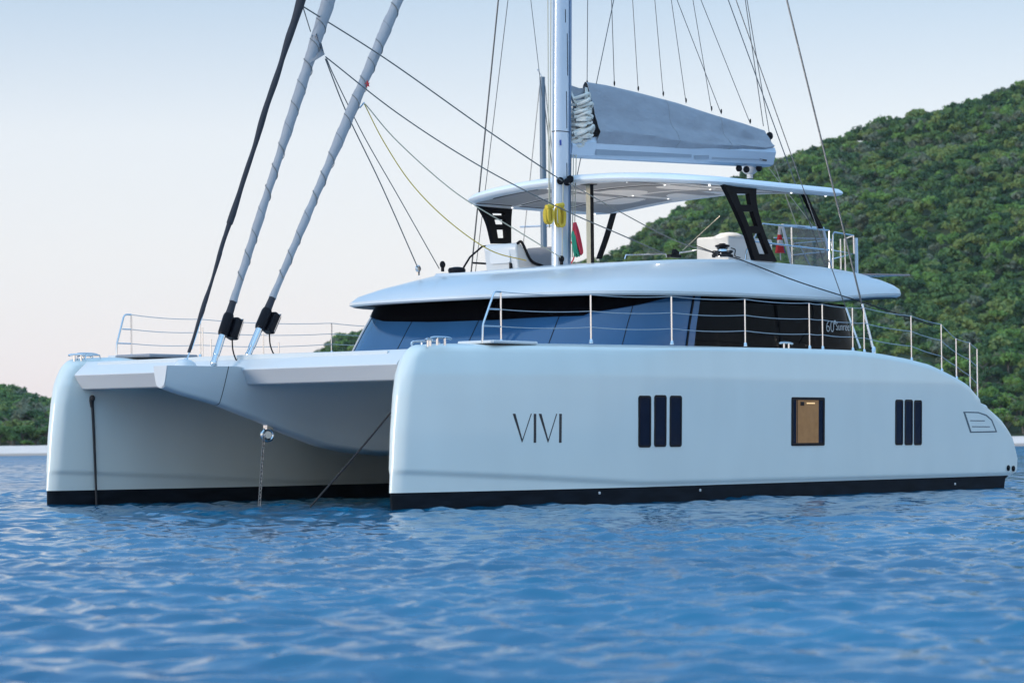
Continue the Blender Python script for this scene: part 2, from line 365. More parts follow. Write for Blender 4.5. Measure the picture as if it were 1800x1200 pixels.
def crown_geo(n_cl, n_leaf, size, spread, zc, seed):
    """leaf faces in uneven clumps through a crown about `spread` wide; returns verts (n*4,3)"""
    g = np.random.default_rng(seed)
    c = g.normal(0, 1, (n_cl, 3)); c /= np.linalg.norm(c, axis=1)[:, None]; c *= g.uniform(0.35, 1.0, (n_cl, 1))**0.6
    c[:, 2] = np.abs(c[:, 2])*0.9 - 0.15
    c = c*np.array([spread, spread, spread*0.72]) + np.array([0, 0, zc])
    rad = g.uniform(0.24, 0.46, n_cl)*spread
    idx = np.repeat(np.arange(n_cl), n_leaf); n = len(idx)
    d = g.normal(0, 1, (n, 3)); d /= np.linalg.norm(d, axis=1)[:, None]
    p = c[idx] + d*rad[idx, None]*g.uniform(0.55, 1.0, (n, 1))*np.array([1.1, 1.1, 0.8])
    nrm = d*0.8 + g.normal(0, 0.55, (n, 3)) + np.array([0, 0, 0.6]); nrm /= np.linalg.norm(nrm, axis=1)[:, None]
    u = np.cross(nrm, g.normal(0, 1, (n, 3))); u /= np.linalg.norm(u, axis=1)[:, None]; w = np.cross(nrm, u)
    s = g.uniform(0.6, 1.25, (n, 1))*size
    return np.stack([p-u*s-w*s*0.5, p+u*s*0.3-w*s*0.7, p+u*s+w*s*0.4, p-u*s*0.4+w*s*0.7], 1).reshape(-1, 3)
def quads(nv): return np.arange(nv).reshape(-1, 4)
def trunk_mb(h, seed):
    g = random.Random(seed); b = MB()
    top = np.array([g.uniform(-.3, .3), g.uniform(-.3, .3), h]); mid = top*0.5+np.array([g.uniform(-.2, .2), g.uniform(-.2, .2), 0])
    b.tube(catmull([(0, 0, -0.5), mid, top], 5), list(np.linspace(0.16, 0.08, 11)), 6)
    for k in range(5):
        a = g.uniform(0, 6.28); st = mid + (top-mid)*g.uniform(0, 1); L = g.uniform(0.9, 1.7)
        b.tube(catmull([st, st+np.array([math.cos(a)*L*.5, math.sin(a)*L*.5, .5*L]), st+np.array([math.cos(a)*L, math.sin(a)*L, .8*L])], 4), list(np.linspace(0.07, 0.025, 9)), 5)
    return b
crown_me, trunk_me = {}, []
for sd_ in range(6):
    for lm in range(5):
        v = crown_geo(12 if sd_ < 4 else 9, 80, 0.17, 1.45 if sd_ < 4 else 1.25, 2.3, 100+sd_)
        me = bpy.data.meshes.new('crown')
        crown_me[sd_, lm] = np_mesh('crown', v, quads(len(v)), [LEAF[lm]], smooth=False)
for sd_ in range(3):
    o = trunk_mb(2.3, 50+sd_).build('trunk', BARK); trunk_me.append(o.data); bpy.data.objects.remove(o)
def seen(x, y, z):
    """can the photograph show this spot (inside the frame and not hidden behind the yacht's hulls)?"""
    d = np.array([x, y, z])-CAM; k = d @ FWD; u = 900+FPX*(d @ RT)/k; v = 600-FPX*(d @ UP)/k
    return u, v
spots = []
tries = 0
cellg = {}
for _ in range(120000):
    x = rng.uniform(-115, 112); y = SHORE + 15 + 225*rng.uniform(0, 1)**0.95
    u, v = seen(x, y, ground(x, y)+3)
    if not (-60 < u < 1880): continue
    if 110 < u < 500 : continue
    if 640 < u < 1010: continue
    if u < 640 and u > 500 and v > 640: continue
    if u > 1000 and v > 690 and u < 1640: continue
    key = (int(x//1.65), int(y//3.0))
    if key in cellg: continue
    cellg[key] = 1
    spots.append((float(x), float(y), float(u), float(v)))
spots.sort(key=lambda p: p[1])
print('tree spots', len(spots))
def zone(u, v, y):
    if u < 120: side = 'on the low shore at the far left'
    elif u < 660: side = 'on the low slope behind the white foredeck'
    elif y < SHORE+24: side = 'at the foot of the hill beside the pale beach'
    elif v > 480: side = 'on the lower slope behind the stern rail'
    else: side = 'on the hillside above the flybridge'
    return side
KIND = ['dark green leafy tree', 'mid green leafy tree', 'yellowish green bushy tree', 'pale greyish green thin tree', 'bright green leafy tree']
NEAR = 285
ind = spots[:NEAR]; rest = spots[NEAR:]
for i, (x, y, u, v) in enumerate(ind):
    g = random.Random(i)
    lm = g.choices(range(5), (3, 4, 2, 1, 3))[0] if u > 120 else g.choices(range(5), (4, 4, 1, 1, 2))[0]
    sc = g.uniform(0.75, 1.25)*(0.85 if u < 120 else 1.0)
    z0 = float(ground(x, y))-(0.1 if y > SHORE+26 else 1.0)
    t = empty('tree', (x, y, z0), g.uniform(0, 6.28)); t.scale = (sc*g.uniform(.9, 1.2), sc*g.uniform(.9, 1.2), sc*g.uniform(.8, 1.15))
    tag(t, KIND[lm]+' '+zone(u, v, y), 'tree', KIND[lm]+'s '+zone(u, v, y))
    c = bpy.data.objects.new('crown', crown_me[g.randrange(6), lm]); COL.objects.link(c); c.parent = t
    k = bpy.data.objects.new('trunk', trunk_me[g.randrange(3)]); COL.objects.link(k); k.parent = t
# the rest of the wood up the hillside: one mass
vv, mm = [], []
for i, (x, y, u, v) in enumerate(rest):
    g = np.random.default_rng(5000+i)
    q = crown_geo(8, 40, 0.22, 1.45, 1.7, 9000+i)*g.uniform(0.75, 1.3)*np.array([1, 1, g.uniform(.8, 1.2)])
    z0 = float(ground(x, y))
    patch = 0.5+0.5*math.sin(x*0.11+y*0.05)*math.sin(y*0.09-x*0.03)
    pr = np.array([3, 4, 1.5+2*patch, 1.0+1.5*(1-patch), 1.5]); pr /= pr.sum()
    lm = g.choice(5, p=pr)
    vv.append(q+np.array([x, y, z0-0.2])); mm.append(np.full(len(q)//4, lm))
vv = np.concatenate(vv); mm = np.concatenate(mm)
o = bpy.data.objects.new('hillside_wood', np_mesh('hillside_wood', vv, quads(len(vv)), LEAF, smooth=False, mi=mm)); COL.objects.link(o)
tag(o, 'dense green wood covering the upper hillside behind the yacht', 'wood', kind='stuff')

# ------------------------------------------------------------------ distant sailing boat (its mast shows beside the yacht's mast)
def far_boat():
    D = 95.0
    d = ray(946, 400); k = D/d[1]; base = CAM + d*k; bx, by = float(base[0]), D
    def zat(py): q = ray(947, py); return float((CAM + q*(D/q[1]))[2])
    r = empty('sailing_boat', (bx, by, 0), math.radians(70))
    tag(r, 'distant sailing boat, only its grey mast showing left of the big white mast', 'sailing boat')
    b = MB(); rows = []
    for t in np.linspace(0, 1, 15):
        x = -5+10*t; w = 1.6*math.sin(math.pi*min(1, 0.12+t*0.88))**0.7 if t < 1 else 0.03
        rows.append([(x, w*math.cos(a)*1.0, 1.1+0.1*t+1.3*min(0, -math.sin(a))+0.0) for a in np.linspace(0, math.pi, 9)])
    b.grid(rows, False, 0, True, True); b.grid([[rw[0] for rw in rows], [rw[-1] for rw in rows]]); b.build('hull', 'gel', r)
    MB().box((-0.4, 0, 1.45), (3.6, 1.9, 0.7)).build('cabin', 'gel', r, bevel=0.15)
    zt = zat(132)
    m = MB(); m.tube([(0.6, 0, 1.1), (0.6, 0, zt-2.5), (0.6, 0, zt)], [0.12, 0.115, 0.10], 12); m.build('mast', mat('far_mast', (0.10, 0.15, 0.20), 0.4), r)
    MB().tube([(0.6, -0.9, zt*.62), (0.6, 0.9, zt*.62)], 0.03).build('spreader', 'alu', r)
    MB().tube([(0.6, 0, zt), (0.45, 0.12, zt+0.25)], 0.012).tube([(0.35, 0.05, zt+0.25), (0.6, 0.18, zt+0.27)], 0.02).build('wind_vane', 'alu', r)
    MB().tube([(0.6, 0, zt-.3), (4.9, 0, 1.4)], 0.018).build('forestay', 'wire', r)
    MB().tube([(0.6, 0.1, zt-.3), (0.3, 1.5, 1.3)], 0.014).tube([(0.6, -0.1, zt-.3), (0.3, -1.5, 1.3)], 0.014).build('shroud', 'wire', r)
    MB().tube([(0.6, 0, 2.6), (-3.6, 0, 2.7)], 0.09).build('boom', 'alu', r)
far_boat()

# ------------------------------------------------------------------ THE CATAMARAN
cat = empty('catamaran', tuple(ORG), ROTZ)
tag(cat, 'large pale grey sailing catamaran with black windows and white roof, anchored off the beach', 'catamaran')

# ---- hulls
ZS = np.array([-0.7, 0.0, 0.26, 1.17, 1.75, 2.05, 2.22, 2.34, 2.42, 2.48, 2.52, 2.55, 2.58, 2.615, 2.65])
XS = np.array([0.02, 0.0, 0.0, 0.065, 0.14, 0.205, 0.27, 0.33, 0.39, 0.47, 0.60, 1.1, 2.2, 3.9, 8.0])
ZE = np.array([0.0, 0.20, 0.235, 0.30, 0.37, 0.6, 1.0, 1.2, 1.39, 1.63, 1.665, 1.69, 1.75, 1.79, 2.085, 2.25, 2.42, 2.52, 2.585, 2.64, 2.65])
XE = np.array([17.2, 17.25, 17.3, 17.52, 17.60, 17.62, 17.42, 17.19, 16.92, 16.36, 16.28, 16.12, 16.12, 16.27, 15.52, 14.95, 14.23, 13.4, 12.6, 11.5, 10.6])
SHX = np.concatenate([XS[5:], XE[5:][::-1][1:]]); SHZ = np.concatenate([ZS[5:], ZE[5:][::-1][1:]])
_o = np.argsort(SHX); SHX, SHZ = SHX[_o], SHZ[_o]
def sheer(x): return float(np.interp(x, SHX, SHZ))
def halfb(x, z):
    xs, xe = float(np.interp(z, ZS, XS)), float(np.interp(z, ZE, XE))
    d, e = max(0, x-xs), max(0, xe-x)
    q = min(1, d/5.2)
    w = 0.15 + 0.95*(1-(1-q)**1.55)
    w -= 0.05*max(0, (x-12)/5.4)**2
    if z < 2.08: w -= (2.08-z)*0.022
    else: w -= (z-2.08)*0.09
    zc = float(np.interp(x, [0, 0.5, 2.5, 5.0, 18], [0.62, 0.60, 0.50, 0.36, 0.33]))
    s = min(1, max(0, (zc-z)/0.09)); s = s*s*(3-2*s); w -= 0.03*s
    w = max(0.05, w)
    t = sheer(x)-z
    r = 0.13
    if t < r: w -= r - math.sqrt(max(0, r*r-(r-max(0, t))**2))
    w = max(0.0, w)
    a = min(1, d/0.17); b = min(1, e/0.12)
    return w*math.sqrt(max(0, 1-(1-a)**2))*math.sqrt(max(0, 1-(1-b)**2))
def ring(side, z, inset=0.0, n=84):
    xs, xe = float(np.interp(z, ZS, XS))+inset, float(np.interp(z, ZE, XE))-inset*8
    t = np.linspace(0, 1, n); u = t - 0.97*np.sin(2*math.pi*t)/(2*math.pi); x = xs + (xe-xs)*u
    x = np.unique(np.concatenate([x])) if False else x
    pts = [(xx, side*(3.95)+h) for xx in x for h in (0,)]
    a = [(xx, side*3.95 - max(0, halfb(xx, z)-inset), z) for xx in x]
    b = [(xx, side*3.95 + max(0, halfb(xx, z)-inset), z) for xx in x[::-1]][1:-1]
    return a + b
def make_hull(side, label):
    zs = list(np.arange(0.26, 0.72, 0.025)) + list(np.arange(0.75, 1.6, 0.085)) + list(np.arange(1.60, 1.82, 0.015)) + list(np.arange(1.86, 2.36, 0.04)) + list(np.arange(2.37, 2.649, 0.0125))
    h = MB().grid([ring(side, z) for z in zs], True, 0, True, True).build('hull', 'hull', cat, ang=50)
    h['label'] = label
    MB().grid([ring(side, z, 0.02) for z in (-0.7, -0.3, 0.0, 0.1, 0.2, 0.262)], True, 0, True, True).build('antifouling', 'foul', h, ang=50)
    return h
hull_p = make_hull(-1, 'near hull of the catamaran, with the black windows and the name')
hull_s = make_hull(1, 'far hull of the catamaran, seen past the bowsprit')
def hullhit(px, py, off=0.0):
    """point on the near hull's outer skin under a photo pixel"""
    y = -5.0
    for _ in range(12):
        p = hit(px, py, 1, y); y = -(3.95+halfb(min(16.9, max(0.3, p[0])), p[2])+off)
    return hit(px, py, 1, y)
def skin(poly, out, inn=0.03):
    """outline (x, z) pairs laid on the outer skin, as front and back point lists"""
    f = [(x, -(3.95+halfb(x, z))-out, z) for x, z in poly]; b = [(x, -(3.95+halfb(x, z))+inn, z) for x, z in poly]
    return f, b
def skin_plate(mb, poly, out, mi=0):
    f, b = skin(poly, out); n = len(f)
    mb.add(f+b, [tuple(range(n)), tuple(range(2*n-1, n-1, -1))] + [(i, n+i, n+(i+1) % n, (i+1) % n) for i in range(n)], mi); return mb
def skin_frame(mb, x0, x1, z0, z1, r, w, out, mi=0):
    o_, i_ = rrect(x0, x1, z0, z1, r), rrect(x0+w, x1-w, z0+w, z1-w, max(0.005, r-w*.6))
    fo, bo = skin(o_, out); fi, bi = skin(i_, out)
    mb.grid([bo, fo, fi, bi], True, mi); return mb
def pxbox(a):
    (x0, y0, x1, y1) = a
    p = hullhit(x0, (y0+y1)/2); q = hullhit(x1, (y0+y1)/2); t = hullhit((x0+x1)/2, y0); b = hullhit((x0+x1)/2, y1)
    return p[0], q[0], b[2], t[2]
for a in ((1122, 695, 1144, 786), (1150, 694, 1171, 785), (1177, 695, 1198, 785), (1573.5, 702, 1587, 782), (1590, 702, 1604, 782), (1606.5, 703, 1620, 782)):
    x0, x1, z0, z1 = pxbox(a)
    mb = MB(); skin_frame(mb, x0, x1, z0, z1, 0.05, 0.035, 0.010, 0); skin_plate(mb, rrect(x0+.03, x1-.03, z0+.03, z1-.03, 0.03), 0.004, 1)
    mb.build('hull_window', ['black', 'slit'], hull_p, smooth=False)
x0, x1, z0, z1 = pxbox((1391, 698, 1449, 783))
mb = MB(); skin_frame(mb, x0, x1, z0, z1, 0.03, 0.05, 0.012, 0)
def pane(a, b, c, d, out, mi):
    g_ = [[(x, -(3.95+halfb(x, z))-out, z) for x in np.linspace(a, b, 3)] for z in np.linspace(c, d, 8)]; mb.grid(g_, False, mi)
W_ = x1-x0; pane(x0+.04, x0+.15*W_, z0+.04, z1-.04, .003, 1); pane(x0+.15*W_, x1-.18*W_, z0+.04, z1-.04, .003, 2); pane(x1-.18*W_, x1-.04, z0+.04, z1-.04, .003, 1)
pane(x0+.45*W_, x1-.30*W_, z1-.115, z1-.095, .006, 3); pane(x0+.26*W_, x0+.38*W_, z1-.15, z1-.08, .006, 0); pane(x0+.165*W_, x0+.185*W_, z0+.05, z1-.05, .006, 0)
w_ = mb.build('hull_window', ['black', 'slit', 'warm', 'warmlamp'], hull_p, smooth=False); w_['label'] = 'square hull window lit warm from inside'
# ---- the name
mb = MB()
def stroke(p):
    pts = [hullhit(860+a/4.5, 640+b/4.5) for a, b in p]; skin_plate(mb, [(q[0], q[2]) for q in pts], 0.004)
stroke([(185, 390), (206, 390), (263, 600), (258, 618)]); stroke([(329, 390), (335, 390), (261, 616), (258, 606)])
stroke([(352, 391), (371, 391), (370, 620), (351, 620)])
stroke([(391, 391), (412, 391), (468, 602), (463, 619)]); stroke([(530, 391), (536, 391), (466, 617), (463, 606)])
stroke([(554, 391), (573, 391), (571, 620), (552, 620)])
mb.build('name_lettering', 'letter', hull_p, smooth=False)
# ---- vent panel by the stern
def pxp(lst, s=4.09, ox=1360, oy=640):
    return [(q[0], q[2]) for q in (hullhit(ox+a/s, oy+b/s) for a, b in lst)]
mb = MB(); skin_plate(mb, pxp([(1362, 340), (1470, 342), (1530, 362), (1570, 398), (1606, 488), (1412, 492)]), 0.004, 0)
skin_plate(mb, pxp([(1376, 349), (1468, 352), (1522, 371), (1560, 404), (1592, 479), (1420, 483)]), 0.008, 1)
for a in (((1410, 402), (1515, 403), (1515, 409), (1410, 408)), ((1422, 445), (1552, 446), (1552, 452), (1423, 451))): skin_plate(mb, pxp(a), 0.012, 0)
mb.build('vent_panel', [mat('vent_groove', (0.10, 0.13, 0.15), 0.6), 'hull'], hull_p, smooth=False)
for px, py in ((1778, 822), (1787, 823)):
    p = hullhit(px-6, py); MB().lathe((p[0], p[1]-0.0, p[2]), [(0.05, -.02), (0.06, 0.02), (0.04, 0.03), (0.03, 0.0)], 12, axis=(0.25, -1, 0)).build('outlet', 'black', hull_p)
for px, py in ((1055, 866), (1232, 861), (1680, 850)):
    p = hullhit(px, py); MB().lathe((p[0], p[1]+0.02, p[2]), [(0.022, -.02), (0.024, 0.012), (0.014, 0.014)], 10, axis=(0, -1, 0)).build('through_hull', 'gel', hull_p)

# ---- bridgedeck: underside sloping back from the beam, solid foredeck on top
def und(x, y):
    zs_ = np.interp(x, [0.6, 1.0, 3.0, 3.6, 4.2, 4.8, 5.4, 6.2, 17], [2.12, 2.18, 2.18, 2.02, 1.65, 1.25, 1.0, 0.89, 0.88])
    return float(zs_ + 0.10*(1-min(1, abs(y)/3.2)**2))
xg = list(np.linspace(0.62, 6.5, 40)) + list(np.linspace(7, 16, 12)); yg = np.linspace(-3.35, 3.35, 31)
def decktop(x, y): return float(np.interp(x, [0.6, 1.2, 3, 6, 16], [2.44, 2.47, 2.50, 2.53, 2.55]) + 0.03*(1-(y/3.4)**2))
mb = MB()
top = [[(x, y, decktop(x, y)) for y in yg] for x in xg]; bot = [[(x, y, und(x, y)) for y in yg] for x in xg]
mb.grid(top, mi=1); mb.grid(bot, mi=0)
mb.grid([top[0], bot[0]], mi=0); mb.grid([top[-1], bot[-1]], mi=0)
mb.grid([[r[0] for r in top], [r[0] for r in bot]], mi=0); mb.grid([[r[-1] for r in top], [r[-1] for r in bot]], mi=0)
mb.build('bridgedeck', ['under', 'deck'], cat, ang=40)
# ---- crossbeam
sec = [(0.78, 2.47), (0.70, 2.462), (0.44, 2.255), (0.42, 2.225), (0.44, 2.20), (0.58, 1.995), (0.62, 1.98), (0.95, 1.98), (0.95, 2.47)]
mb = MB().grid([[(x, y, z) for x, z in sec] for y in np.linspace(-3.72, 3.72, 24)], True, 0, True, True); mb.build('crossbeam', 'gel', cat, ang=25, bevel=0.012)
# ---- bowsprit / nacelle, growing out of the bridgedeck
XC = [-1.02, -0.7, -0.3, 0.16, 0.6, 1.09, 1.8, 2.57, 3.4, 4.42, 5.4]
ZC = [1.92, 1.83, 1.75, 1.655, 1.53, 1.397, 1.17, 0.966, 0.85, 0.79, 0.78]
def nac(x):
    zc = float(np.interp(x, XC, ZC)); top = 2.275 if x < 0.42 else 2.24
    bt = float(np.interp(x, [-1.02, -0.3, 0.4, 1.0, 2.0, 3.2, 5.4], [0.16, 0.24, 0.36, 0.55, 1.05, 1.8, 2.9]))
    bb = float(np.interp(x, [-1.02, 0.2, 1.0, 2.5, 4.4, 5.4], [0.10, 0.12, 0.13, 0.2, 0.75, 1.3]))
    fl = float(np.interp(x, [-1, 0.5, 2.0], [0.8, 0.9, 1.7])); zt = top if x < 0.5 else min(top, und(x, 0)+0.06+0.3*max(0, 1.5-x))
    pts = []
    for v in np.linspace(0, 1, 9): pts.append((x, -(bb + (bt-bb)*v**fl), zc + 0.07 + (zt-zc-0.07)*v))
    arc = [(x, -bb*math.cos(a), zc+0.07-0.07*math.sin(a)) for a in np.linspace(0, math.pi, 9)][1:-1]
    return pts[::-1] + arc + [(p[0], -p[1], p[2]) for p in pts]
xx = list(np.linspace(-1.02, 0.155, 7)) + list(np.linspace(0.165, 5.4, 30))
mb = MB().grid([nac(x) for x in xx], True, 0, True, True); nacelle = mb.build('nacelle', 'under', cat, ang=40)
e0 = nac(-1.02); MB().prism([(p[0]-0.02, p[1]*0.97, 1.935+(p[2]-1.92)*0.95) for p in e0], (0.015, 0, 0)).build('end_plate', 'gel', nacelle, smooth=False)
# seam where the removable nose joins
def seam(x, off):
    s = nac(x); c = np.mean([(p[1], p[2]) for p in s], 0)
    return [(x, c[0]+(p[1]-c[0])*(1+off), c[1]+(p[2]-c[1])*(1+off)) for p in s]
MB().grid([seam(0.153, 0.004), seam(0.167, 0.004)], True).build('seam', M['foul'], nacelle)
MB().ball((-0.52, -0.02, 2.26), (0.22, 0.16, 0.13)).build('tack_fairing', 'gel', nacelle)
# anchor roller under the nacelle
ar = hit(470, 764, 1, 0.0)
mb = MB()
ra = Vector((.45, .85, 0)).normalized(); rb = Vector((.85, -.45, 0)).normalized()
mb.tube([Vector(ar)+rb*.095*math.cos(a)+Vector((0, 0, .095*math.sin(a))) for a in np.linspace(0, 2*math.pi, 25)], .028, 8, cap=False)
mb.lathe(tuple(Vector(ar)-ra*.05), [(0.06, 0), (0.04, .05), (0.06, .1)], 14, axis=tuple(ra)); mb.box((ar[0]+.02, 0, ar[2]+.15), (.14, .09, .12))
mb.build('anchor_roller', 'steel', nacelle)

# ---- saloon
def plan(xf, xa, Y, nf, na, n=120):
    """closed plan outline, starting amidships aft"""
    out = []; xm = xf + (xa-xf)*0.42
    for k in range(n):
        a = 2*math.pi*k/n; c, s = math.cos(a), math.sin(a)
        e = nf if c < 0 else na
        X = abs(c)**(2/e); Yv = abs(s)**(2/e)
        out.append((xm - (xm-xf)*X if c < 0 else xm + (xa-xm)*X, math.copysign(Y*Yv, s)))
    return out
def cab(xf, xa, Y, z, nf=3.0, na=9.0): return [(x, y, z) for x, y in plan(xf, xa, Y, nf, na, 160)]
CABIN = [(5.25, 15.0, 3.42, 2.30), (5.40, 14.95, 3.41, 2.62), (5.72, 14.75, 3.37, 3.05), (6.18, 14.6, 3.30, 3.62)]
rows = [cab(*c) for c in CABIN]
def split_rows(f):
    """glass faces of the saloon where f(x mean) is true"""
    mb = MB(); n = len(rows[0]); vs = [p for r in rows for p in r]; fs = []
    for i in range(len(rows)-1):
        for j in range(n):
            k = (j+1) % n; q = (i*n+j, i*n+k, (i+1)*n+k, (i+1)*n+j)
            if f(sum(rows[0][t][0] for t in (j, k))/2): fs.append(q)
    return mb.add(vs, fs)
saloon = split_rows(lambda x: x > 8.55).build('saloon', 'blackglass', cat)
ws = split_rows(lambda x: x <= 8.55).build('windscreen', 'glass', saloon, ang=60)
mb = MB()
for j in range(160):
    pass
def mullion(px0, px1, y0=-3.2, w=0.03):
    a = None
def near_idx(test):
    return min(range(160), key=test)
for tx, ty in ((6.9, -3.3), (5.8, -2.3), (5.45, -0.9), (5.45, 0.9), (5.8, 2.3), (6.9, 3.3), (8.55, -3.5), (8.55, 3.5)):
    j = near_idx(lambda q: (rows[1][q][0]-tx)**2+(rows[1][q][1]-ty)**2)
    MB().tube([np.array(rows[i][j]) for i in range(4)], 0.008 if tx < 8 else 0.028, 6).build('mullion', 'black', saloon)
# dark roof reflection built as a black band atop the windscreen, deepest amidships
def reflection_depth(x, y):
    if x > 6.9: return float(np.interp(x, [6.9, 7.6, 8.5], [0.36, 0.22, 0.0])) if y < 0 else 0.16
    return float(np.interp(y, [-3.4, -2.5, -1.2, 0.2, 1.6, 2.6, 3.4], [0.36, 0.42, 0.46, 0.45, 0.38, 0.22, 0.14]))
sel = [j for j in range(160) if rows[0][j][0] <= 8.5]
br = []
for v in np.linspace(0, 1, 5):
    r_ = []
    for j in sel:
        t, b_ = np.array(rows[3][j]), np.array(rows[2][j]); dz = reflection_depth(t[0], t[1])*v + .002; p = t + (b_-t)*dz/(t[2]-b_[2])
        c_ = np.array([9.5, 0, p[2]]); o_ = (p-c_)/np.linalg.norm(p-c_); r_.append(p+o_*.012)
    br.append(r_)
MB().grid(br).build('roof_reflection_band', 'blackglass', ws)
# lettering on the side glass
cu = bpy.data.curves.new('t', 'FONT'); cu.body = '60'; cu.size = 1.0
def text(body, px0, px1, pyb, pyt, mt, name, thin=0.0):
    c = bpy.data.curves.new(name, 'FONT'); c.body = body; c.extrude = 0.002; c.resolution_u = 4; c.offset = thin
    o = bpy.data.objects.new(name, c); COL.objects.link(o)
    dg = bpy.context.evaluated_depsgraph_get(); me = bpy.data.meshes.new_from_object(o.evaluated_get(dg)); bpy.data.objects.remove(o)
    co = np.array([v.co[:] for v in me.vertices]); lo, hi = co.min(0), co.max(0)
    p = hit(px0, pyb, 1, -3.38); q = hit(px1, pyt, 1, -3.38)
    for v in me.vertices:
        t = (np.array(v.co)-lo)/(hi-lo+1e-9)
        v.co = (p[0]+(q[0]-p[0])*t[0], -3.40-0.004*t[2], p[2]+(q[2]-p[2])*t[1])
    me.materials.clear(); me.materials.append(M[mt]); return me
def join_me(name, mes, parent):
    bm = bmesh.new()
    for m_ in mes: bm.from_mesh(m_)
    me = bpy.data.meshes.new(name); bm.to_mesh(me); bm.free(); me.materials.append(mes[0].materials[0])
    o = bpy.data.objects.new(name, me); COL.objects.link(o); o.parent = parent; return o
join_me('model_lettering', [text('60', 1451, 1464, 583, 564, 'silverletter', 'a', -0.02), text('Sunreef', 1468, 1494, 580, 568, 'silverletter', 'b', -0.012),
        text("'", 1464.5, 1467, 570, 563, 'silverletter', 'c')], saloon)
bpy.data.curves.remove(cu)

# ---- coachroof with the flybridge deck on top
RIMX = [5.3, 6.5, 7.7, 9.8, 11.5, 12.6, 13.7, 14.5, 15.3, 16.2]; RIMZ = [3.505, 3.545, 3.565, 3.60, 3.60, 3.585, 3.70, 3.76, 3.80, 3.82]
CRX = [7.3, 8.2, 9.2, 10.0, 11.8, 13.2, 14.2, 15.0, 15.6, 16.2]; CRZ = [4.10, 4.19, 4.25, 4.285, 4.34, 4.31, 4.27, 4.23, 4.18, 4.12]
def roofring(xf, xa, Y, kind, dz, blend=0.0, nf=2.7, na=9.0):
    out = []
    for x, y in plan(xf, xa, Y, nf, na, 160):
        zr = np.interp(x, RIMX, RIMZ); zk = np.interp(x, CRX, CRZ)
        out.append((x, y, float(zr*(1-blend)+zk*blend+dz)))
    return out
RR = [roofring(6.6, 15.3, 3.2, 0, 0.03), roofring(5.38, 16.20, 3.56, 0, 0.0), roofring(5.32, 16.26, 3.62, 0, 0.03), roofring(5.33, 16.28, 3.63, 0, 0.075),
      roofring(5.52, 16.30, 3.58, 0, 0.13, 0.10), roofring(6.08, 16.29, 3.43, 0, 0.10, 0.42), roofring(6.75, 16.24, 3.2, 0, 0.07, 0.74), roofring(7.36, 16.12, 2.985, 0, 0.02, 0.97),
      roofring(7.40, 16.08, 2.965, 0, 0.045, 1.0), roofring(7.52, 15.95, 2.89, 0, 0.045, 1.0), roofring(7.62, 15.85, 2.85, 0, 0.0, 1.0), roofring(8.3, 15.0, 2.4, 0, 0.05, 1.0), roofring(9.2, 14.0, 1.2, 0, 0.09, 1.0)]
coach = MB().grid(RR[1:], True, 0, False, True).build('coachroof', 'gel', cat, ang=28)
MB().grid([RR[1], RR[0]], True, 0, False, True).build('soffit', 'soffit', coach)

# ---- bimini hardtop on its legs
def bz(x, y): return 5.82 + 0.012*(x-9.4) + 0.27*(1-min(1, (y/3.12)**2)) - 0.10*max(0, (10.4-x)/1.0)**2*0.6
def bring(s, dz, k=1.0):
    out = []
    for x, y in plan(9.42, 14.75, 3.12, 5.0, 8.0, 120):
        X = 12.05+(x-12.05)*s; Y_ = y*s; out.append((X, Y_, bz(X, Y_)+dz))
    return out
mb = MB().grid([bring(0.02, 0), bring(0.35, 0), bring(0.7, 0), bring(0.93, 0), bring(0.975, -0.012), bring(0.995, -0.05), bring(1.0, -0.085), bring(0.99, -0.125), bring(0.965, -0.155), bring(0.9, -0.17), bring(0.7, -0.17), bring(0.35, -0.17), bring(0.02, -0.17)], True, 0, True, True)
bim = mb.build('hardtop', 'bimini', cat, ang=50)
MB().grid([bring(0.02, -.1715), bring(0.35, -.1715), bring(0.7, -.1715), bring(0.885, -.1715)], True, 0, True, False).build('lining', 'soffitwhite', bim)
for (xa_, ya_), (xb_, yb_) in (((11.2, -2.6), (11.2, -1.1)), ((11.2, 1.1), (11.2, 2.6)), ((9.9, -1.0), (11.0, -1.0)), ((12.7, -2.6), (12.7, -1.1)), ((12.7, 1.1), (12.7, 2.6)), ((9.85, 1.1), (9.85, 2.2)), ((11.25, -.9), (11.25, .8)), ((9.95, 2.72), (11.0, 2.72)), ((11.3, 2.72), (12.5, 2.72))):
    pts = [(xa_+(xb_-xa_)*k/6, ya_+(yb_-ya_)*k/6) for k in range(7)]; dx_, dy_ = (.03, 0) if xa_ == xb_ else (0, .03)
    MB().grid([[(x-dx_, y-dy_, bz(x, y)-.180), (x+dx_, y+dy_, bz(x, y)-.180), (x+dx_, y+dy_, bz(x, y)-.172), (x-dx_, y-dy_, bz(x, y)-.172)] for x, y in pts], True, 0, True, True).build('lining_slot', 'black', bim, smooth=False)
for x0, x1 in ((9.9, 11.1), (11.3, 12.6), (12.8, 14.2)):
    for y0, y1 in ((-2.7, -1.05), (-0.85, 0.85), (1.05, 2.7)):
        mb = MB()
        gx, gy = np.linspace(x0, x1, 5), np.linspace(y0, y1, 9)
        t1 = [[(x, y, bz(x, y)-0.170) for y in gy] for x in gx]; t0 = [[(x, y, bz(x, y)-0.176) for y in gy] for x in gx]
        mb.grid(t0); mb.grid([t1[0], t0[0]]); mb.grid([t1[-1], t0[-1]]); mb.grid([[r[0] for r in t1], [r[0] for r in t0]]); mb.grid([[r[-1] for r in t1], [r[-1] for r in t0]])
        mb.build('ceiling_panel', 'panel', bim)
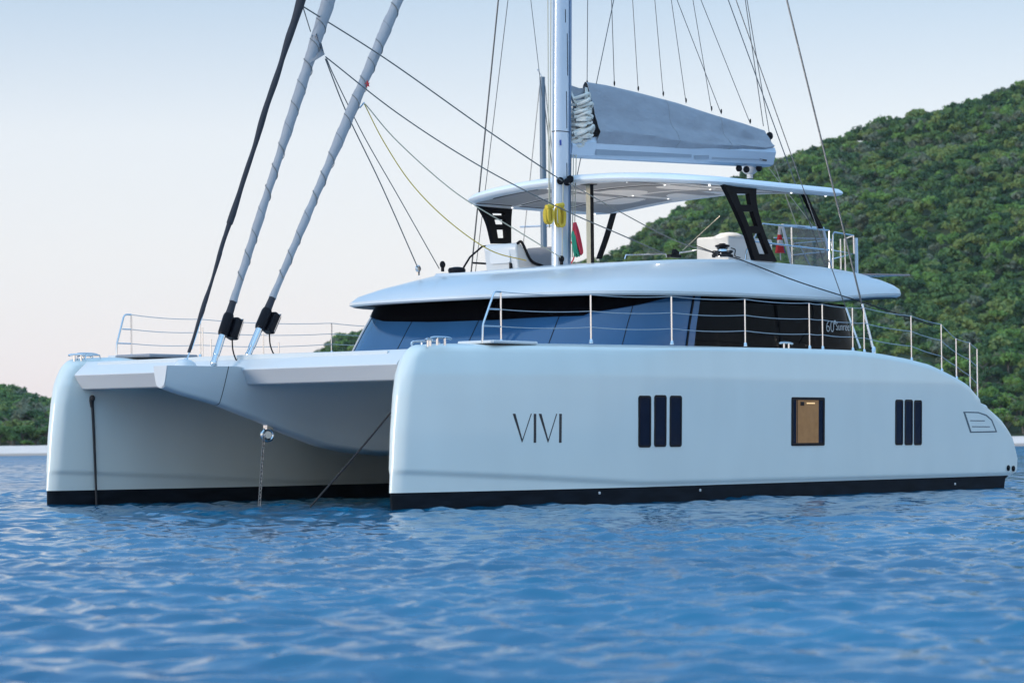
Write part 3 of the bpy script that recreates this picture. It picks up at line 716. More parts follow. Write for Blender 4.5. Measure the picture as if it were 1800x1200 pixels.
for x in (10.0, 11.2, 12.7, 13.9):
    for y in (-2.85, -0.95, 0.95, 2.85):
        MB().lathe((x, y, bz(x, y)-0.19), [(0.012, 0), (0.022, 0.008), (0.022, 0.03)], 12).build('downlight', 'led', bim)
        if abs(y) < 1 and x in (11.2, 12.7):       # the photograph shows the downlights switched on
            sl = bpy.data.lights.new('downlight_lamp', 'SPOT'); sl.energy = 38; sl.spot_size = math.radians(130); sl.spot_blend = 0.6; sl.color = (1, 0.90, 0.78); sl.shadow_soft_size = 0.03; sl.specular_factor = 0.0
            so = bpy.data.objects.new('downlight_lamp', sl); COL.objects.link(so); so.parent = cat; so.location = (x, y, bz(x, y)-0.21)
def ladder_leg(px_out, y, name='hardtop_leg'):
    """black slanted frame with three openings; px_out = photo outline columns of the front and rear edges"""
    F = catmull([hit(*p, 1, y) for p in px_out[0]], 8); B = catmull([hit(*p, 1, y) for p in px_out[1]], 8)
    n = len(F); mb = MB(); th = 0.09
    def bar(a, b, w):  # flat bar in the x z plane
        pass
    def strip(P, Q):
        rws = [[p, q, q+np.array([0, th, 0]), p+np.array([0, th, 0])] for p, q in zip(P, Q)]
        mb.grid(rws, True, 0, True, True)
    FI = [f+(b-f)*0.30 for f, b in zip(F, B)]; BI = [f+(b-f)*0.74 for f, b in zip(F, B)]
    strip(F, FI); strip(BI, B)
    for t in (0.06, 0.38, 0.66, 0.97):
        i = t*(n-1); k0 = int(max(0, min(n-2, i-0.9))); k1 = min(n-1, k0+(4 if t < .1 else 2))
        strip(FI[k0:k1+1], BI[k0:k1+1])
    return mb.build(name, 'carbon', cat, smooth=False)
ladder_leg(([(1270, 320), (1290, 360), (1312, 410), (1327, 457)], [(1330, 323), (1331, 360), (1345, 410), (1366, 460)]), -3.0)
ladder_leg(([(842, 360), (858, 390), (868, 428)], [(901, 362), (899, 390), (899, 428)]), 3.0)
for pts, y in (([(1416, 342), (1430, 372), (1445, 402)], -2.95), ([(1081, 374), (1069, 415), (1055, 455)], 2.9)):
    P = catmull([hit(*p, 1, y) for p in pts], 6)
    mb = MB(); mb.grid([[p+np.array([-.06, 0, 0]), p+np.array([.06, 0, 0]), p+np.array([.06, .07, 0]), p+np.array([-.06, .07, 0])] for p in P], True, 0, True, True)
    mb.build('hardtop_leg', 'carbon', cat, smooth=False)
p0 = hit(1037, 455, 1, 0); p1 = hit(1037, 322, 1, 0)
mb = MB(); mb.box(((p0[0]+p1[0])/2, 0, (4.3+p1[2]+.05)/2), (0.10, 0.10, p1[2]+.05-4.3), 0); mb.box(((p0[0]+p1[0])/2, -.0525, (4.3+p1[2])/2), (0.10, 0.006, p1[2]-4.3), 1); mb.box((p0[0], 0, p1[2]-.02), (.22, .22, .03), 1)
mb.build('hardtop_post', ['ropebuff', 'black'], cat, smooth=False)

# ---- flybridge furniture
q = hit(908, 447, 1, 1.45)
sx, sz = q[0], q[2]
prof = [(0.06, -0.30), (-0.02, 0.14), (0.02, 0.22), (0.10, 0.235), (0.17, 0.20), (0.42, -0.12), (0.75, -0.20), (0.75, -0.34), (0.14, -0.36)]
pod = MB().prism([(sx+a, 1.45, sz+b) for a, b in prof], (0, .82, 0)).build('helm_pod', 'gel', cat, bevel=0.05)
MB().tube(catmull([(sx+a, 1.44, sz+b) for a, b in ((.02, .21), (0.10, .25), (0.18, .21), (.43, -.10), (.78, -.19))], 5), 0.028, 8).build('trim', 'black', pod)
MB().prism([(sx+.035-.0, 1.45+.16+a, sz+b) for a, b in rrect(0, .5, -.16, .10, .04)], (-.05, 0, 0)).build('locker_lid', 'gel', pod, bevel=0.008)
MB().box((sx+.03, 1.62, sz-.24), (.06, .05, .16)).build('latch', 'black', pod, bevel=.01)
MB().prism([(sx+1.05+a, 1.2, sz+b) for a, b in rrect(-.12, .12, -.42, .2, .1)], (0, .8, 0)).build('helm_seat', 'pad', cat, bevel=0.03)
mb = MB(); mb.tube([(sx+.95, 1.05, sz+.05+.0)]+[(sx+.95+0.0, 1.05+.28*math.sin(a), sz+.28*(1-math.cos(a))-.23) for a in np.linspace(0, 2*math.pi, 20)], .014, 6); mb.tube([(sx+.95, 1.05, sz+.05), (sx+1.15, 1.05, sz-.3)], .03, 8)
mb.build('steering_wheel', M['ropered'], cat)
e_ = hit(1281, 414, 1, -1.9); y2 = -1.9
while hit(1224, 430, 1, y2)[0] < e_[0] - 0.0: y2 += 0.01
mb = MB(); mb.box((e_[0]+.75, (-1.9+y2)/2, (e_[2]+4.2)/2), (1.5, y2+1.9, e_[2]-4.2)); console = mb.build('wet_bar', 'gel', cat, bevel=0.04)
MB().ball((e_[0]+1.0, -1.2, e_[2]), (.32, .35, .16)).build('lid', 'gel', console)
# sun shade screen frame by the aft rail
yS = -1.9
mb = MB(); a, b, c_, d_ = (hit(p[0], p[1], 1, yS) for p in ((1375, 396), (1447, 402), (1462, 470), (1392, 466)))
for p_, q_ in ((a, b), (b, c_), (d_, a)): mb.tube([p_, q_], .035, 6)
fr = mb.build('screen_frame', 'alu', cat)
scr = mat('clear_screen', (0.10, 0.12, 0.15), 0.1, spec=0.4); scr.node_tree.nodes['Principled BSDF'].inputs['Alpha'].default_value = 0.55
MB().add([a, b, c_, d_], [(0, 1, 2, 3)]).build('screen_panel', scr, fr, smooth=False)
# ---- winches, blocks, cleats
def winch(x, y, z, s=1.0):
    w = MB().lathe((x, y, z), [(0.13*s, 0), (0.13*s, .03*s), (0.095*s, .06*s), (0.085*s, .13*s), (0.115*s, .17*s)], 18).build('winch', 'steel', cat)
    MB().lathe((x, y, z+.17*s), [(0.12*s, 0), (0.125*s, .03*s), (0.06*s, .045*s), (0.05*s, .06*s)], 18).build('self_tailer', 'black', w); return w
wq = hit(1270, 450, 1, -2.75); winch(wq[0], -2.75, wq[2]-.02, 1.1)
wq2 = hit(803, 470, 1, 1.6); MB().lathe((wq2[0], 1.6, wq2[2]-.10), [(0.16, 0), (0.17, .05), (0.15, .09), (0.05, .11)], 18).build('deck_vent', 'black', cat)
wq3 = hit(1185, 447, 1, -1.9); mb = MB(); mb.box((wq3[0], -1.9, wq3[2]-.03), (.34, .1, .06)); mb.box((wq3[0]+.04, -1.9, wq3[2]+.03), (.14, .08, .1), 0, 0, .4); mb.build('rope_clutch', 'black', cat, bevel=.012)
for px, py, y in ((735, 474, 2.2), (778, 467, 1.9)):
    bq = hit(px, py, 1, y)
    mb = MB(); mb.lathe((bq[0], y, bq[2]+.02), [(0.05, -.03), (0.07, -.01), (0.07, .01), (0.05, .03)], 14, axis=(0, 1, 0)); mb.box((bq[0], y, bq[2]-.06), (.05, .04, .1)); mb.build('deck_block', 'steel' if px < 750 else 'black', cat)
def cleat(x, y, z, L=0.42, rz=0.0, par=None):
    mb = MB(); c, s = math.cos(rz), math.sin(rz)
    mb.tube(catmull([(x-c*L/2, y-s*L/2, z+.075), (x-c*L/4, y-s*L/4, z+.09), (x+c*L/4, y+s*L/4, z+.09), (x+c*L/2, y+s*L/2, z+.075)], 5), [.012]+[.02]*14+[.012], 8)
    for t in (-.18, .18): mb.tube([(x+c*L*t, y+s*L*t, z-.03), (x+c*L*t, y+s*L*t, z+.085)], .02, 8)
    return mb.build('cleat', 'steel', par or cat)
cleat(hit(775, 598, 1, -4.25)[0], -4.25, 2.54, .5); cleat(hit(1382, 604, 1, -4.75)[0], -4.75, sheer(9.5)-.005, .42)
cleat(1.05, 4.1, 2.53, .5); cleat(0.75, -4.1, 2.515, .34, .4); cleat(0.62, 3.85, 2.50, .34, -.4)
# fairleads and hatch on the bow decks
for sd_ in (-1, 1):
    mb = MB(); mb.tube(catmull([(0.62, sd_*3.86, 2.50), (0.66, sd_*3.86, 2.57), (1.05, sd_*4.0, 2.58), (1.1, sd_*4.0, 2.52)], 5), .016, 6)
    mb.tube([(0.72, sd_*3.78, 2.50), (0.74, sd_*3.78, 2.58), (1.0, sd_*3.72, 2.585), (1.02, sd_*3.72, 2.52)], .014, 6); mb.build('fairlead', 'steel', cat)
MB().box((2.4, -4.1, 2.585), (1.1, .75, .05)).build('deck_hatch', 'gel', cat, bevel=.02)
MB().box((2.4, 4.1, 2.585), (1.1, .75, .05)).build('deck_hatch', 'gel', cat, bevel=.02)

# ---- guardrails
def rail(posts, side, pulpit):
    """posts: (px, py foot, py head); stanchions stand on the hull's outer edge"""
    y = side*4.9
    def foot(px, py):
        yy = side*4.8
        for _ in range(10):
            p = hit(px, py, 1, yy); yy = side*(3.95+halfb(min(16.2, max(.6, p[0])), sheer(min(16.2, max(.6, p[0])))-0.14)-0.13)
        return hit(px, py, 1, yy)
    g = empty('guardrail', (0, 0, 0), 0, cat)
    g['label'] = 'guardrail of wire lines and steel posts along the %s hull' % ('near' if side < 0 else 'far')
    feet, tops = [], []
    for px, pf, pt in posts:
        f = foot(px, pf); t = hit(px+(1 if side < 0 else 0), pt, 1, f[1]); z0 = sheer(max(0.6, f[0]))-0.03 if side < 0 else f[2]
        f = np.array([f[0], f[1], min(f[2], z0+0.03)-0.02]); feet.append(f); tops.append(np.array([f[0], f[1], t[2]]))
        mb = MB().tube([f, tops[-1]], 0.0145, 8); mb.lathe(tuple(f), [(.035, 0), (.03, .05), (.018, .07)], 10); mb.build('stanchion', 'steel', g)
    f0, t0 = feet[0], tops[0]
    u = pulpit
    mb = MB().tube([t0, t0+np.array([-.11, 0, 0.0]), t0+np.array([-.155, 0, -.012]), t0+np.array([-.185, 0, -.05]), t0+np.array([-u*.93, 0, -.50]), t0+np.array([-u*.965, 0, -.55]), np.array([f0[0]-u, f0[1], f0[2]])], 0.0165, 8)
    for fr_ in (0.33, 0.66):
        zz = f0+(t0-f0)*fr_; mb.tube([zz, zz+np.array([-u*(0.93 if fr_ < .5 else .62), 0, 0])], 0.012, 8)
    mb.build('pulpit', 'steel', g)
    for k, fr_ in enumerate((1.0, 0.66, 0.33)):
        pth = []
        for i in range(len(feet)-1):
            a = feet[i]+(tops[i]-feet[i])*fr_; b = feet[i+1]+(tops[i+1]-feet[i+1])*fr_
            pth += sag(a, b, 0.006+0.010*np.linalg.norm(b-a), 8)[:(-1 if i < len(feet)-2 else None)]
        MB().tube(pth, 0.0072, 6).build('lifeline', 'lifeline', g)
    return g
rail([(881, 600, 513), (1039, 601, 518), (1181, 603, 521), (1310, 606, 526), (1423, 610, 533), (1446, 611, 535), (1499, 615, 541), (1519, 617, 541), (1602, 625, 555), (1655, 634, 570), (1681, 650, 595), (1705, 662, 602), (1718, 673, 613)], -1, 0.46)
rail([(231, 627, 553), (352, 627, 561), (583, 621, 568), (700, 618, 574), (900, 600, 560)], 1, 0.36)
# short deck posts and little rails near the foredeck
for px, py, pt, y in ((356, 628, 575, 4.0), (371, 628, 596, 3.4), (490, 624, 601, 3.2), (463, 622, 585, 4.2)):
    f = hit(px, py, 1, y); t = hit(px, pt, 1, y); MB().tube([(f[0], y, 2.5), (f[0], y, t[2])], 0.014, 8).build('deck_post', 'steel', cat)
# flybridge rails
def tubes(name, lists, r, y, m='steel', par=None):
    mb = MB()
    for L in lists: mb.tube([hit(a, b, 1, y) for a, b in L], r, 8)
    return mb.build(name, m, par or cat)
tubes('flybridge_rail', [[(1310, 458), (1312, 440), (1340, 393), (1457, 405), (1458, 472)], [(1322, 424), (1458, 440)], [(1391, 398), (1392, 465)]], .017, -2.75)
tubes('flybridge_rail', [[(1464, 472), (1464, 412), (1466, 408), (1500, 414), (1484, 420), (1486, 476)], [(1464, 440), (1500, 446), (1464, 455)], [(1477, 420), (1478, 474)], [(1500, 414), (1501, 446)]], .016, -2.6)
tubes('flybridge_rail', [[(815, 470), (826, 452), (848, 433), (870, 432)], [(832, 462), (866, 464)], [(866, 464), (867, 472)]], .02, 2.7, 'black')
tubes('flybridge_rail', [[(1098, 455), (1100, 448), (1170, 446), (1172, 452)], [(1192, 450), (1194, 444), (1224, 440)]], .014, -1.6)
tubes('flybridge_rail', [[(1360, 418), (1460, 420), (1462, 440)], [(1395, 428), (1462, 422)], [(1395, 448), (1455, 442)], [(1405, 430), (1425, 468)]], .012, 0.8)
a = hit(1506, 480, 1, -2.4); b = hit(1506, 427, 1, -2.4); MB().box(((a[0]), -2.4, (a[2]+b[2])/2), (.06, .05, b[2]-a[2]+.2)).build('antenna_post', 'postblue', cat, bevel=.01)
a = hit(1512, 484, 1, -1.2); b = hit(1560, 481, 1, -1.2)
MB().prism([(a[0], -1.6, a[2]-.01), (b[0]+.25, -1.6, b[2]-.05), (b[0]+.25, .4, b[2]-.03), (a[0], .4, a[2]+.08)], (0, 0, .03)).build('solar_panel', 'solar', cat, smooth=False)

# ---- mast
def msec(z, s=1.0):
    x = mast_x(z); n = 28
    return [(x+0.205*s*math.copysign(abs(math.cos(t))**0.9, math.cos(t)), 0.125*s*math.copysign(abs(math.sin(t))**0.8, math.sin(t)), z) for t in np.linspace(0, 2*math.pi, n, endpoint=False)]
mast = MB().grid([msec(z) for z in np.linspace(4.25, 14, 12)] + [msec(z, 1-0.03*(z-14)) for z in np.linspace(15, 25.2, 8)], True, 0, True, True).build('mast', 'alu', cat)
mb = MB()
mb.grid([[(mast_x(z)+.10, -.124, z), (mast_x(z)+.10, -.134, z), (mast_x(z)+.19, -.10, z), (mast_x(z)+.245, -.045, z), (mast_x(z)+.245, .045, z), (mast_x(z)+.19, .07, z)] for z in np.linspace(4.3, 24.8, 10)], True, 0, True, True)
mb.build('sail_track', 'track', mast, ang=20)
MB().grid([msec(z, 1.025) for z in (6.83, 6.845)], True).build('collar', 'black', mast)
for z0, z1, xo in ((5.95, 6.25, .03), (6.9, 7.6, .02), (7.9, 8.7, .04), (8.9, 9.15, -.03)): MB().box((mast_x(z0)+xo, -.125, (z0+z1)/2), (.012, .012, z1-z0)).build('slot', 'black', mast)
mb = MB(); mb.box((mast_x(6.62)-.145, -.105, 6.62), (.05, .03, .1), 0, .9); mb.build('sticker', M['blue'], mast)
for px, py in ((985, 318), (997, 320), (1002, 315)):
    q = hit(px, py, 1, -.2); MB().lathe((q[0], -.2, q[2]), [(.03, -.03), (.07, -.02), (.075, .0), (.07, .02), (.03, .03)], 14, axis=(.4, 1, 0)).build('mast_block', 'black', mast)
q = hit(987, 455, 1, -.17); MB().lathe((q[0], -.17, q[2]), [(.03, -.03), (.06, -.02), (.06, .02), (.03, .03)], 12, axis=(0, 1, 0)).box((q[0], -.17, q[2]-.09), (.05, .04, .12)).build('mast_block', 'black', mast)
# ---- boom and its sail cover
bz0, bz1 = 6.46, 6.76
def boomx(x): return bz0 + (bz1-bz0)*(x-9.45)/(16.05-9.45)
rows = []
for x in np.linspace(9.42, 16.05, 14):
    s = min(1, 0.45+(x-9.42)*1.2); z = boomx(x); w = 0.21*s; h = 0.15
    rows.append([(x, -w*.5, z-h*.55*(1)), (x, -w*.9, z-h*.3), (x, -w*1.25, z+h*.5+.13*s), (x, -w*1.1, z+h*.9+.17*s), (x, w*1.1, z+h*.9+.17*s), (x, w*1.25, z+h*.5+.13*s), (x, w*.9, z-h*.3), (x, w*.5, z-h*.55)])
boom = MB().grid(rows, True, 0, True, True).build('boom', M['alu'], cat, ang=20)
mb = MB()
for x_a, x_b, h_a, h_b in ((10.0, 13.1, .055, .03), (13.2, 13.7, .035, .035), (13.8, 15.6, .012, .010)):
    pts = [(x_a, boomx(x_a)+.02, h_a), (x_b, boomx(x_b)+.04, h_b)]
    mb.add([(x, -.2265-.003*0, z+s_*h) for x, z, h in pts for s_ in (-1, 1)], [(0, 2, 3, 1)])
mb.build('boom_reflection', mat('boom_reflection', (0.20, 0.26, 0.33), 0.35), boom, smooth=False)  # reflections on the boom side, painted in as flat grey strips
MB().box((9.38, 0, 6.42), (.2, .1, .12)).build('gooseneck', 'steel', boom, bevel=.02)
a = hit(1338, 281, 1, -.21); MB().box((a[0]+.06, -.215, a[2]-.0), (.26, .012, .035)).build('boom_mark', M['letter'], boom)
TX = [9.98, 10.6, 11.5, 12.9, 14.2, 15.2, 15.95]; TZ = [7.86, 7.86, 7.82, 7.73, 7.60, 7.52, 7.44]
mb = MB(); outer = []
for x in np.linspace(9.98, 15.98, 60):
    zt = float(np.interp(x, TX, TZ)); zb = boomx(x)+.18; row = []
    if x > 15.7: zb += (x-15.7)*.25
    nv = 22
    def wid(v):
        w = 0.33*(1-v)**0.55*(1-.25*max(0, (x-13)/3)) * (0.72+0.28*math.sin(math.pi*min(1, v*2.2)))
        w += 0.02*math.sin(x*3.1+v*6)*(1-v)*v*4 + .016*math.sin(x*6.3-v*8)*v*(1-v)*4 + .010*math.sin(x*15+v*5+2*math.sin(x*2.2))*(1-v)*v*3 + 0.05*math.exp(-((v-.16-.05*math.sin(x*1.3))/.05)**2)
        return w + .018
    for v in np.linspace(0, 1, nv): row.append((x, -wid(v), zb+(zt-zb)*v))
    for v in np.linspace(1, 0, nv): row.append((x, wid(v), zb+(zt-zb)*v))
    outer.append(row)
mb.grid(outer, False, 0); mb.add(outer[-1], [tuple(range(len(outer[-1])))])
cover = mb.build('sail_cover', 'canvas', cat, ang=60)
for x in (10.02, 12.55, 14.35):    # seams
    i = int(round((x-9.98)/6*59)); MB().tube([np.array(p)+np.array([0, -.004, 0]) for p in outer[i][:22]], .007, 5).build('seam', 'sailgrey', cover)
# front flaps and flaked sail at the mast
mb = MB(); mb.grid([[(9.38, -.06, 7.75), (9.5, -.10, 7.2), (9.55, -.12, 6.9)], [(9.75, -.03, 7.72), (9.7, -.05, 7.3), (9.65, -.06, 7.0)], [(10.0, -.02, 7.74), (9.95, -.04, 7.3), (9.9, -.1, 7.0)]]); mb.build('front_flap', 'canvas', cover)
mb = MB(); mb.grid([[(9.36, -.06, 7.72), (9.44, -.13, 7.45), (9.56, -.19, 7.25), (9.58, -.17, 7.1)], [(9.44, -.06, 7.68), (9.56, -.13, 7.4), (9.66, -.2, 7.2), (9.66, -.17, 7.1)]]); mb.grid([[(10.0, -.05, 7.75), (9.85, -.15, 7.45), (9.8, -.2, 7.2)], [(9.9, -.05, 7.75), (9.74, -.16, 7.45), (9.7, -.21, 7.2)]])
for k in range(34):
    z = 6.62+.95*k/34*rng.uniform(.75, 1.0); x0 = 9.42+rng.uniform(0, .12); L = rng.uniform(.3, .52); yy = -.12-.17*rng.uniform(0, 1)
    mb.tube(catmull([(x0, yy+.08, z), (x0+L*.35, yy-.05, z+rng.uniform(-.02, .08)), (x0+L*.8, yy-.02, z+rng.uniform(.02, .13)), (x0+L, yy+.06, z+rng.uniform(-.05, .08)), (x0+L*.6, yy+.08, z-.08), (x0+.1, yy+.06, z-.1)], 5), rng.uniform(.022, .036), 6)
for k in range(9):
    z = 6.6+.10*k; mb.ball((9.68+.02*k, -.02, z), (.28, .17, .085))
mb.build('flaked_sail', 'sailcloth', cover)

# ---- stays with furled sails
def lin(p, q, t): return np.asarray(p)+(np.asarray(q)-np.asarray(p))*t
def furled(name, label, feet, top_px, rr, mt, turns=0.42, wob_=0.0):
    f = hit(*feet, 1, 0); top = mast_end(f, *top_px)
    g = empty(name, (0, 0, 0), 0, cat); g['label'] = label
    return f, top, g
def swell(u): q = min(1, max(0, (u-.08)/.20)); return q*q*(3-2*q)
def spiral(f, top, t0, t1, r0, r1, mt, name, par, pitch, amp, n=260, wobble=0.0):
    d = top-f; L = np.linalg.norm(d); pth, rad = [], []
    for t in np.linspace(t0, t1, n):
        p = f+d*t; s = L*t
        if wobble: p = p+np.array([wobble*math.sin(s*2.3)+wobble*.5*math.sin(s*5.1), wobble*.6*math.cos(s*1.9), 0])
        pth.append(p); u = (t-t0)/(t1-t0); rad.append(r0+(r1-r0)*swell(u) + .006*math.sin(s*3.1)+.004*math.sin(s*7.7))
    ss = np.linspace(t0, t1, n)*L
    def rf(i, k): 
        ph = (k + ss[i]/pitch) % 1.0
        return 1+amp*(ph-.5)
    return MB().tube(pth, rad, 20, rf=rf).build(name, mt, par, ang=60)
# black gennaker sock
f, top, g = furled('furled_gennaker', 'thin furled black sail, foremost of the three', (327, 634), (529, 0), 0, 'sailblack')
spiral(f, top, .006, .10, .020, .035, 'sailblack', 'sail_tail', g, .5, .1, 60, .012)
spiral(f, top, .098, .95, .045, .085, 'sailblack', 'furled_sail', g, 1.4, .10, 260, .012)
mb = MB().tube([f+np.array([0, 0, -.04]), lin(f, top, .04)], .012, 6); mb.ball(tuple(f), (.035, .035, .05)); mb.tube([lin(f, top, .008)+np.array([.02, -.03, 0]), lin(f, top, .04)+np.array([.02, -.03, 0])], .008, 5); mb.build('tack_fitting', 'steel', g)
for nm, lab, ft, tp, rlo, rhi, sg in (('furled_genoa', 'middle furled grey sail with a triangular clew patch', (375, 640), (578, 0), .066, .108, True), ('furled_staysail', 'furled grey sail nearest the mast, with a small red star mark', (436, 625), (700, 0), .062, .092, False)):
    f, top, g = furled(nm, lab, ft, tp, 0, 'sailgrey')
    L = np.linalg.norm(top-f); d = (top-f)/L
    side_ = np.cross(d, [0, 1, 0])
    fs_ = spiral(f, top, 1.12/L, .96, rlo, rhi, 'sailgrey', 'furled_sail', g, .40, .10)
    sm = []
    for t in np.linspace(1.5/L, .62, 520):
        a = -2*math.pi*(t*L/.40); r0_ = (rlo+(rhi-rlo)*swell((t-1.12/L)/(.96-1.12/L)))*1.02+.005
        sm.append(f+d*t*L+(side_*math.cos(a)+np.cross(d, side_)*math.sin(a))*r0_)
    MB().tube(sm, .007, 4).build('wrap_seam', 'ropegrey', g)
    MB().tube([f+d*.86, f+d*1.0, f+d*1.3], [.068, .062, .05], 12).build('tack_wrap', 'sailblack', g)
    mb = MB().tube([f+d*.02, f+d*.18], .05, 12); mb.tube([f+d*.16, f+d*.56], .058, 14); mb.ball(tuple(f+d*.02), .06); mb.tube([f+np.array([-.07, 0, -.12]), f+d*.14], .016, 6); mb.tube([f+np.array([.08, 0, -.12]), f+d*.14], .016, 6)
    mb.build('turnbuckle', 'steel', g)
    mb = MB().tube([f+d*.52, f+d*.56, f+d*.86, f+d*.90], [.075, .088, .088, .075], 16); mb.build('furler_drum', 'black', g)
    c = f+d*.66+np.array([.17, -.04, -.02])
    ang_ = math.atan2(d[0], d[2])
    mb = MB().box(tuple(c), (.17, .2, .36), 0, 0, ang_); mb.build('furler_motor', 'black', g, bevel=.035)
    mb = MB().box(tuple(c+np.array([.04, -.02, 0])), (.012, .185, .345), 0, 0, ang_); mb.build('motor_seam', 'steel', g, smooth=False)
    MB().tube(catmull([c+np.array([-.05, 0, -.16]), c+np.array([-.03, 0, -.36]), c+np.array([.06, 0, -.52]), (c[0]+.18, c[1], 2.46)], 6), .012, 6).build('power_cable', 'black', g)
    if sg:
        p0, p1, p2, p3 = hit(556, 62, 1, -.1), hit(572, 96, 1, -.12), hit(546, 112, 1, -.1), hit(559, 58, 1, 0)
        MB().prism([p3, p0, p1, p2], (0, .1, 0)).build('clew_patch', 'sailgrey', g, bevel=.015)
    else:
        p0 = hit(640, 181, 1, -.1)
        MB().tube([hit(632, 190, 1, -.1), hit(637, 184, 1, -.14), p0], .015, 6).build('clew_ring', 'steel', g)
        st = []
        for k in range(10):
            a = math.radians(90+36*k+12); rr_ = (.062 if k % 2 == 0 else .024)
            st.append((rr_*math.cos(a), rr_*math.sin(a)))
        c0 = hit(639, 149, 1, 0)
        yf = lambda dx: -math.sqrt(max(0.0004, .098**2-(dx*.9)**2))-.010
        n_ = len(st); vs = [(c0[0]+a, yf(a)-.0, c0[2]+b) for a, b in st]; vs += [(v[0], v[1]+.02, v[2]) for v in vs]
        MB().add(vs, [tuple(range(n_)), tuple(range(2*n_-1, n_-1, -1))]+[(i, (i+1) % n_, n_+(i+1) % n_, n_+i) for i in range(n_)]).build('star_mark', M['red'], g, smooth=False)

# ---- standing and running rigging
def line(name, pts, r, m, par=None, n=6): return MB().tube(pts, r, n).build(name, m, par or cat)
b = hit(1535, 616, 1, -4.45); t = mast_end(b, 1383, 0); d = (t-b)/np.linalg.norm(t-b)
sh = line('shroud', [b, t], .019, 'wire')
MB().tube([b+d*.0, b+d*.9], .03, 10).lathe(tuple(b), [(.05, -.1), (.05, .05), (.03, .08)], 10).build('turnbuckle', 'steel', sh)
b = hit(1512, 612, 1, -4.3); t = mast_end(b, 1460, 400); t = lin(b, t, 1)
sh = line('shroud', [b, mast_end(b, 1340, 130)], .010, 'wire'); d = (mast_end(b, 1340, 130)-b); d /= np.linalg.norm(d)
MB().tube([b, b+d*.8], .022, 8).build('turnbuckle', 'steel', sh)
b = np.array([11.9, 4.45, 2.62]); 
b = hit(826, 500, 1, 4.4); line('shroud', [b, mast_end(b, 876, 0)], .017, 'wire'); b = hit(833, 500, 1, 4.3); line('shroud', [b, mast_end(b, 893, 0)], .008, 'wire')
ljs = [((1032, 147), (1033, 0)), ((1080, 148), (1075, 0)), ((1122, 157), (1112, 0)), ((1166, 166), (1151, 0)), ((1206, 178), (1180, 0)), ((1251, 192), (1218, 0)), ((1268, 197), (1190, 0)), ((1319, 214), (1232, 0))]
for a, b in ljs:
    p = hit(a[0], a[1]+4, 1, 0.0); q_ = hit(b[0], b[1], 1, 0.0); top = p+(q_-p)*1.6
    o_ = line('lazy_jack', [p, top], .0075, 'wire')
    MB().ball(tuple(p+np.array([0, 0, .06])), (.018, .018, .05)).build('lazy_jack_block', 'black', o_)
for a, b in (((1342, 222), (1310, 0)), ((1358, 268), (1313, 0)), ((1010, 330), (1079, 0))):
    p = hit(*a, 1, -.05); q_ = hit(*b, 1, 0.0); line('topping_lift', [p, p+(q_-p)*1.7], .009, 'wire')
p = hit(1452, 470, 1, -2.5); q_ = hit(1280, 0, 1, -.1); line('running_stay', [p, p+(q_-p)*1.3], .010, 'wire')
p = hit(1400, 395, 1, 0.6); q_ = hit(1362, 292, 1, 0); line('mainsheet', [p, q_], .012, 'ropebuff')
p = hit(1428, 396, 1, 0.6); line('mainsheet', [p, hit(1352, 296, 1, 0)], .010, 'ropebuff')
for px0, px1 in ((963, 965), (968.5, 966), (1004, 1002), (1008, 1006), (1013, 1009)):
    p = hit(px1, 400 if px0 < 1000 else 452, 1, -.12 if px0 > 1000 else .05); q_ = hit(px0, 0 if px0 < 1000 else 272, 1, -.12 if px0 > 1000 else .05)
    line('halyard', [p, p+(q_-p)*(1.5 if px0 < 1000 else 1)], .009, 'ropebuff' if px0 != 1004 else 'ropegrey')
line('halyard', [hit(933, 0, 1, .5), hit(953, 170, 1, .9)], .006, 'wire')
line('halyard', [hit(990, 318, 1, -.19), hit(988, 452, 1, -.17)], .010, 'ropebuff')
# mainsheet blocks under the boom end, with a white ball fender float
for px, py in ((1299, 296), (1312, 298), (1334, 296)):
    q = hit(px, py, 1, -.05); MB().lathe((q[0], -.05, q[2]), [(.03, -.04), (.07, -.02), (.07, .02), (.03, .04)], 12, axis=(.3, 1, 0)).build('mainsheet_block', 'black', cat)
q = hit(1318, 297, 1, .3); MB().ball((q[0], .3, q[2]), (.17, .17, .13)).lathe((q[0], .3, q[2]-.2), [(.07, 0), (.06, .12)], 10).build('radome', 'gel', cat)
q = hit(1353, 239, 1, -.1); MB().lathe((q[0], -.1, q[2]), [(.02, -.05), (.08, -.02), (.08, .02), (.02, .05)], 14, axis=(.2, 1, 0)).tube([(q[0], -.1, q[2]), (q[0]+.04, -.1, q[2]-.25)], .012).build('clew_block', 'black', cat)
# sheets led aft from the furled sails
def pxline(pts, ys): return [hit(a, b, 1, y) for (a, b), y in zip(pts, ys)]
line('genoa_sheet', catmull(pxline([(533, 12), (680, 105), (850, 225), (988, 318)], [0, -.15, -.3, -.28]), 8), .012, 'ropegrey')
line('genoa_sheet', catmull(pxline([(1000, 322), (1100, 378), (1190, 424), (1268, 448)], [-.3, -1.2, -2.0, -2.75]), 8), .011, 'ropegrey')
line('genoa_sheet', catmull(pxline([(572, 100), (700, 200), (840, 290), (985, 366), (1090, 412), (1168, 446)], [-.1, -.5, -.9, -.9, -1.5, -1.9]), 8), .011, 'ropegrey')
line('genoa_sheet', catmull(pxline([(572, 104), (610, 200), (670, 325), (736, 474)], [0, .6, 1.4, 2.2]), 8), .012, 'ropegrey')
line('genoa_sheet', catmull(pxline([(574, 104), (590, 140), (640, 240), (700, 345), (772, 472)], [0, .4, 1.0, 1.5, 2.0]), 8), .010, 'ropegrey')
line('staysail_sheet', catmull(pxline([(640, 182), (675, 250), (725, 325), (790, 390), (862, 440), (925, 458)], [-.1, .3, .7, 1.0, 1.3, 1.3]), 8), .010, 'ropeyellow')
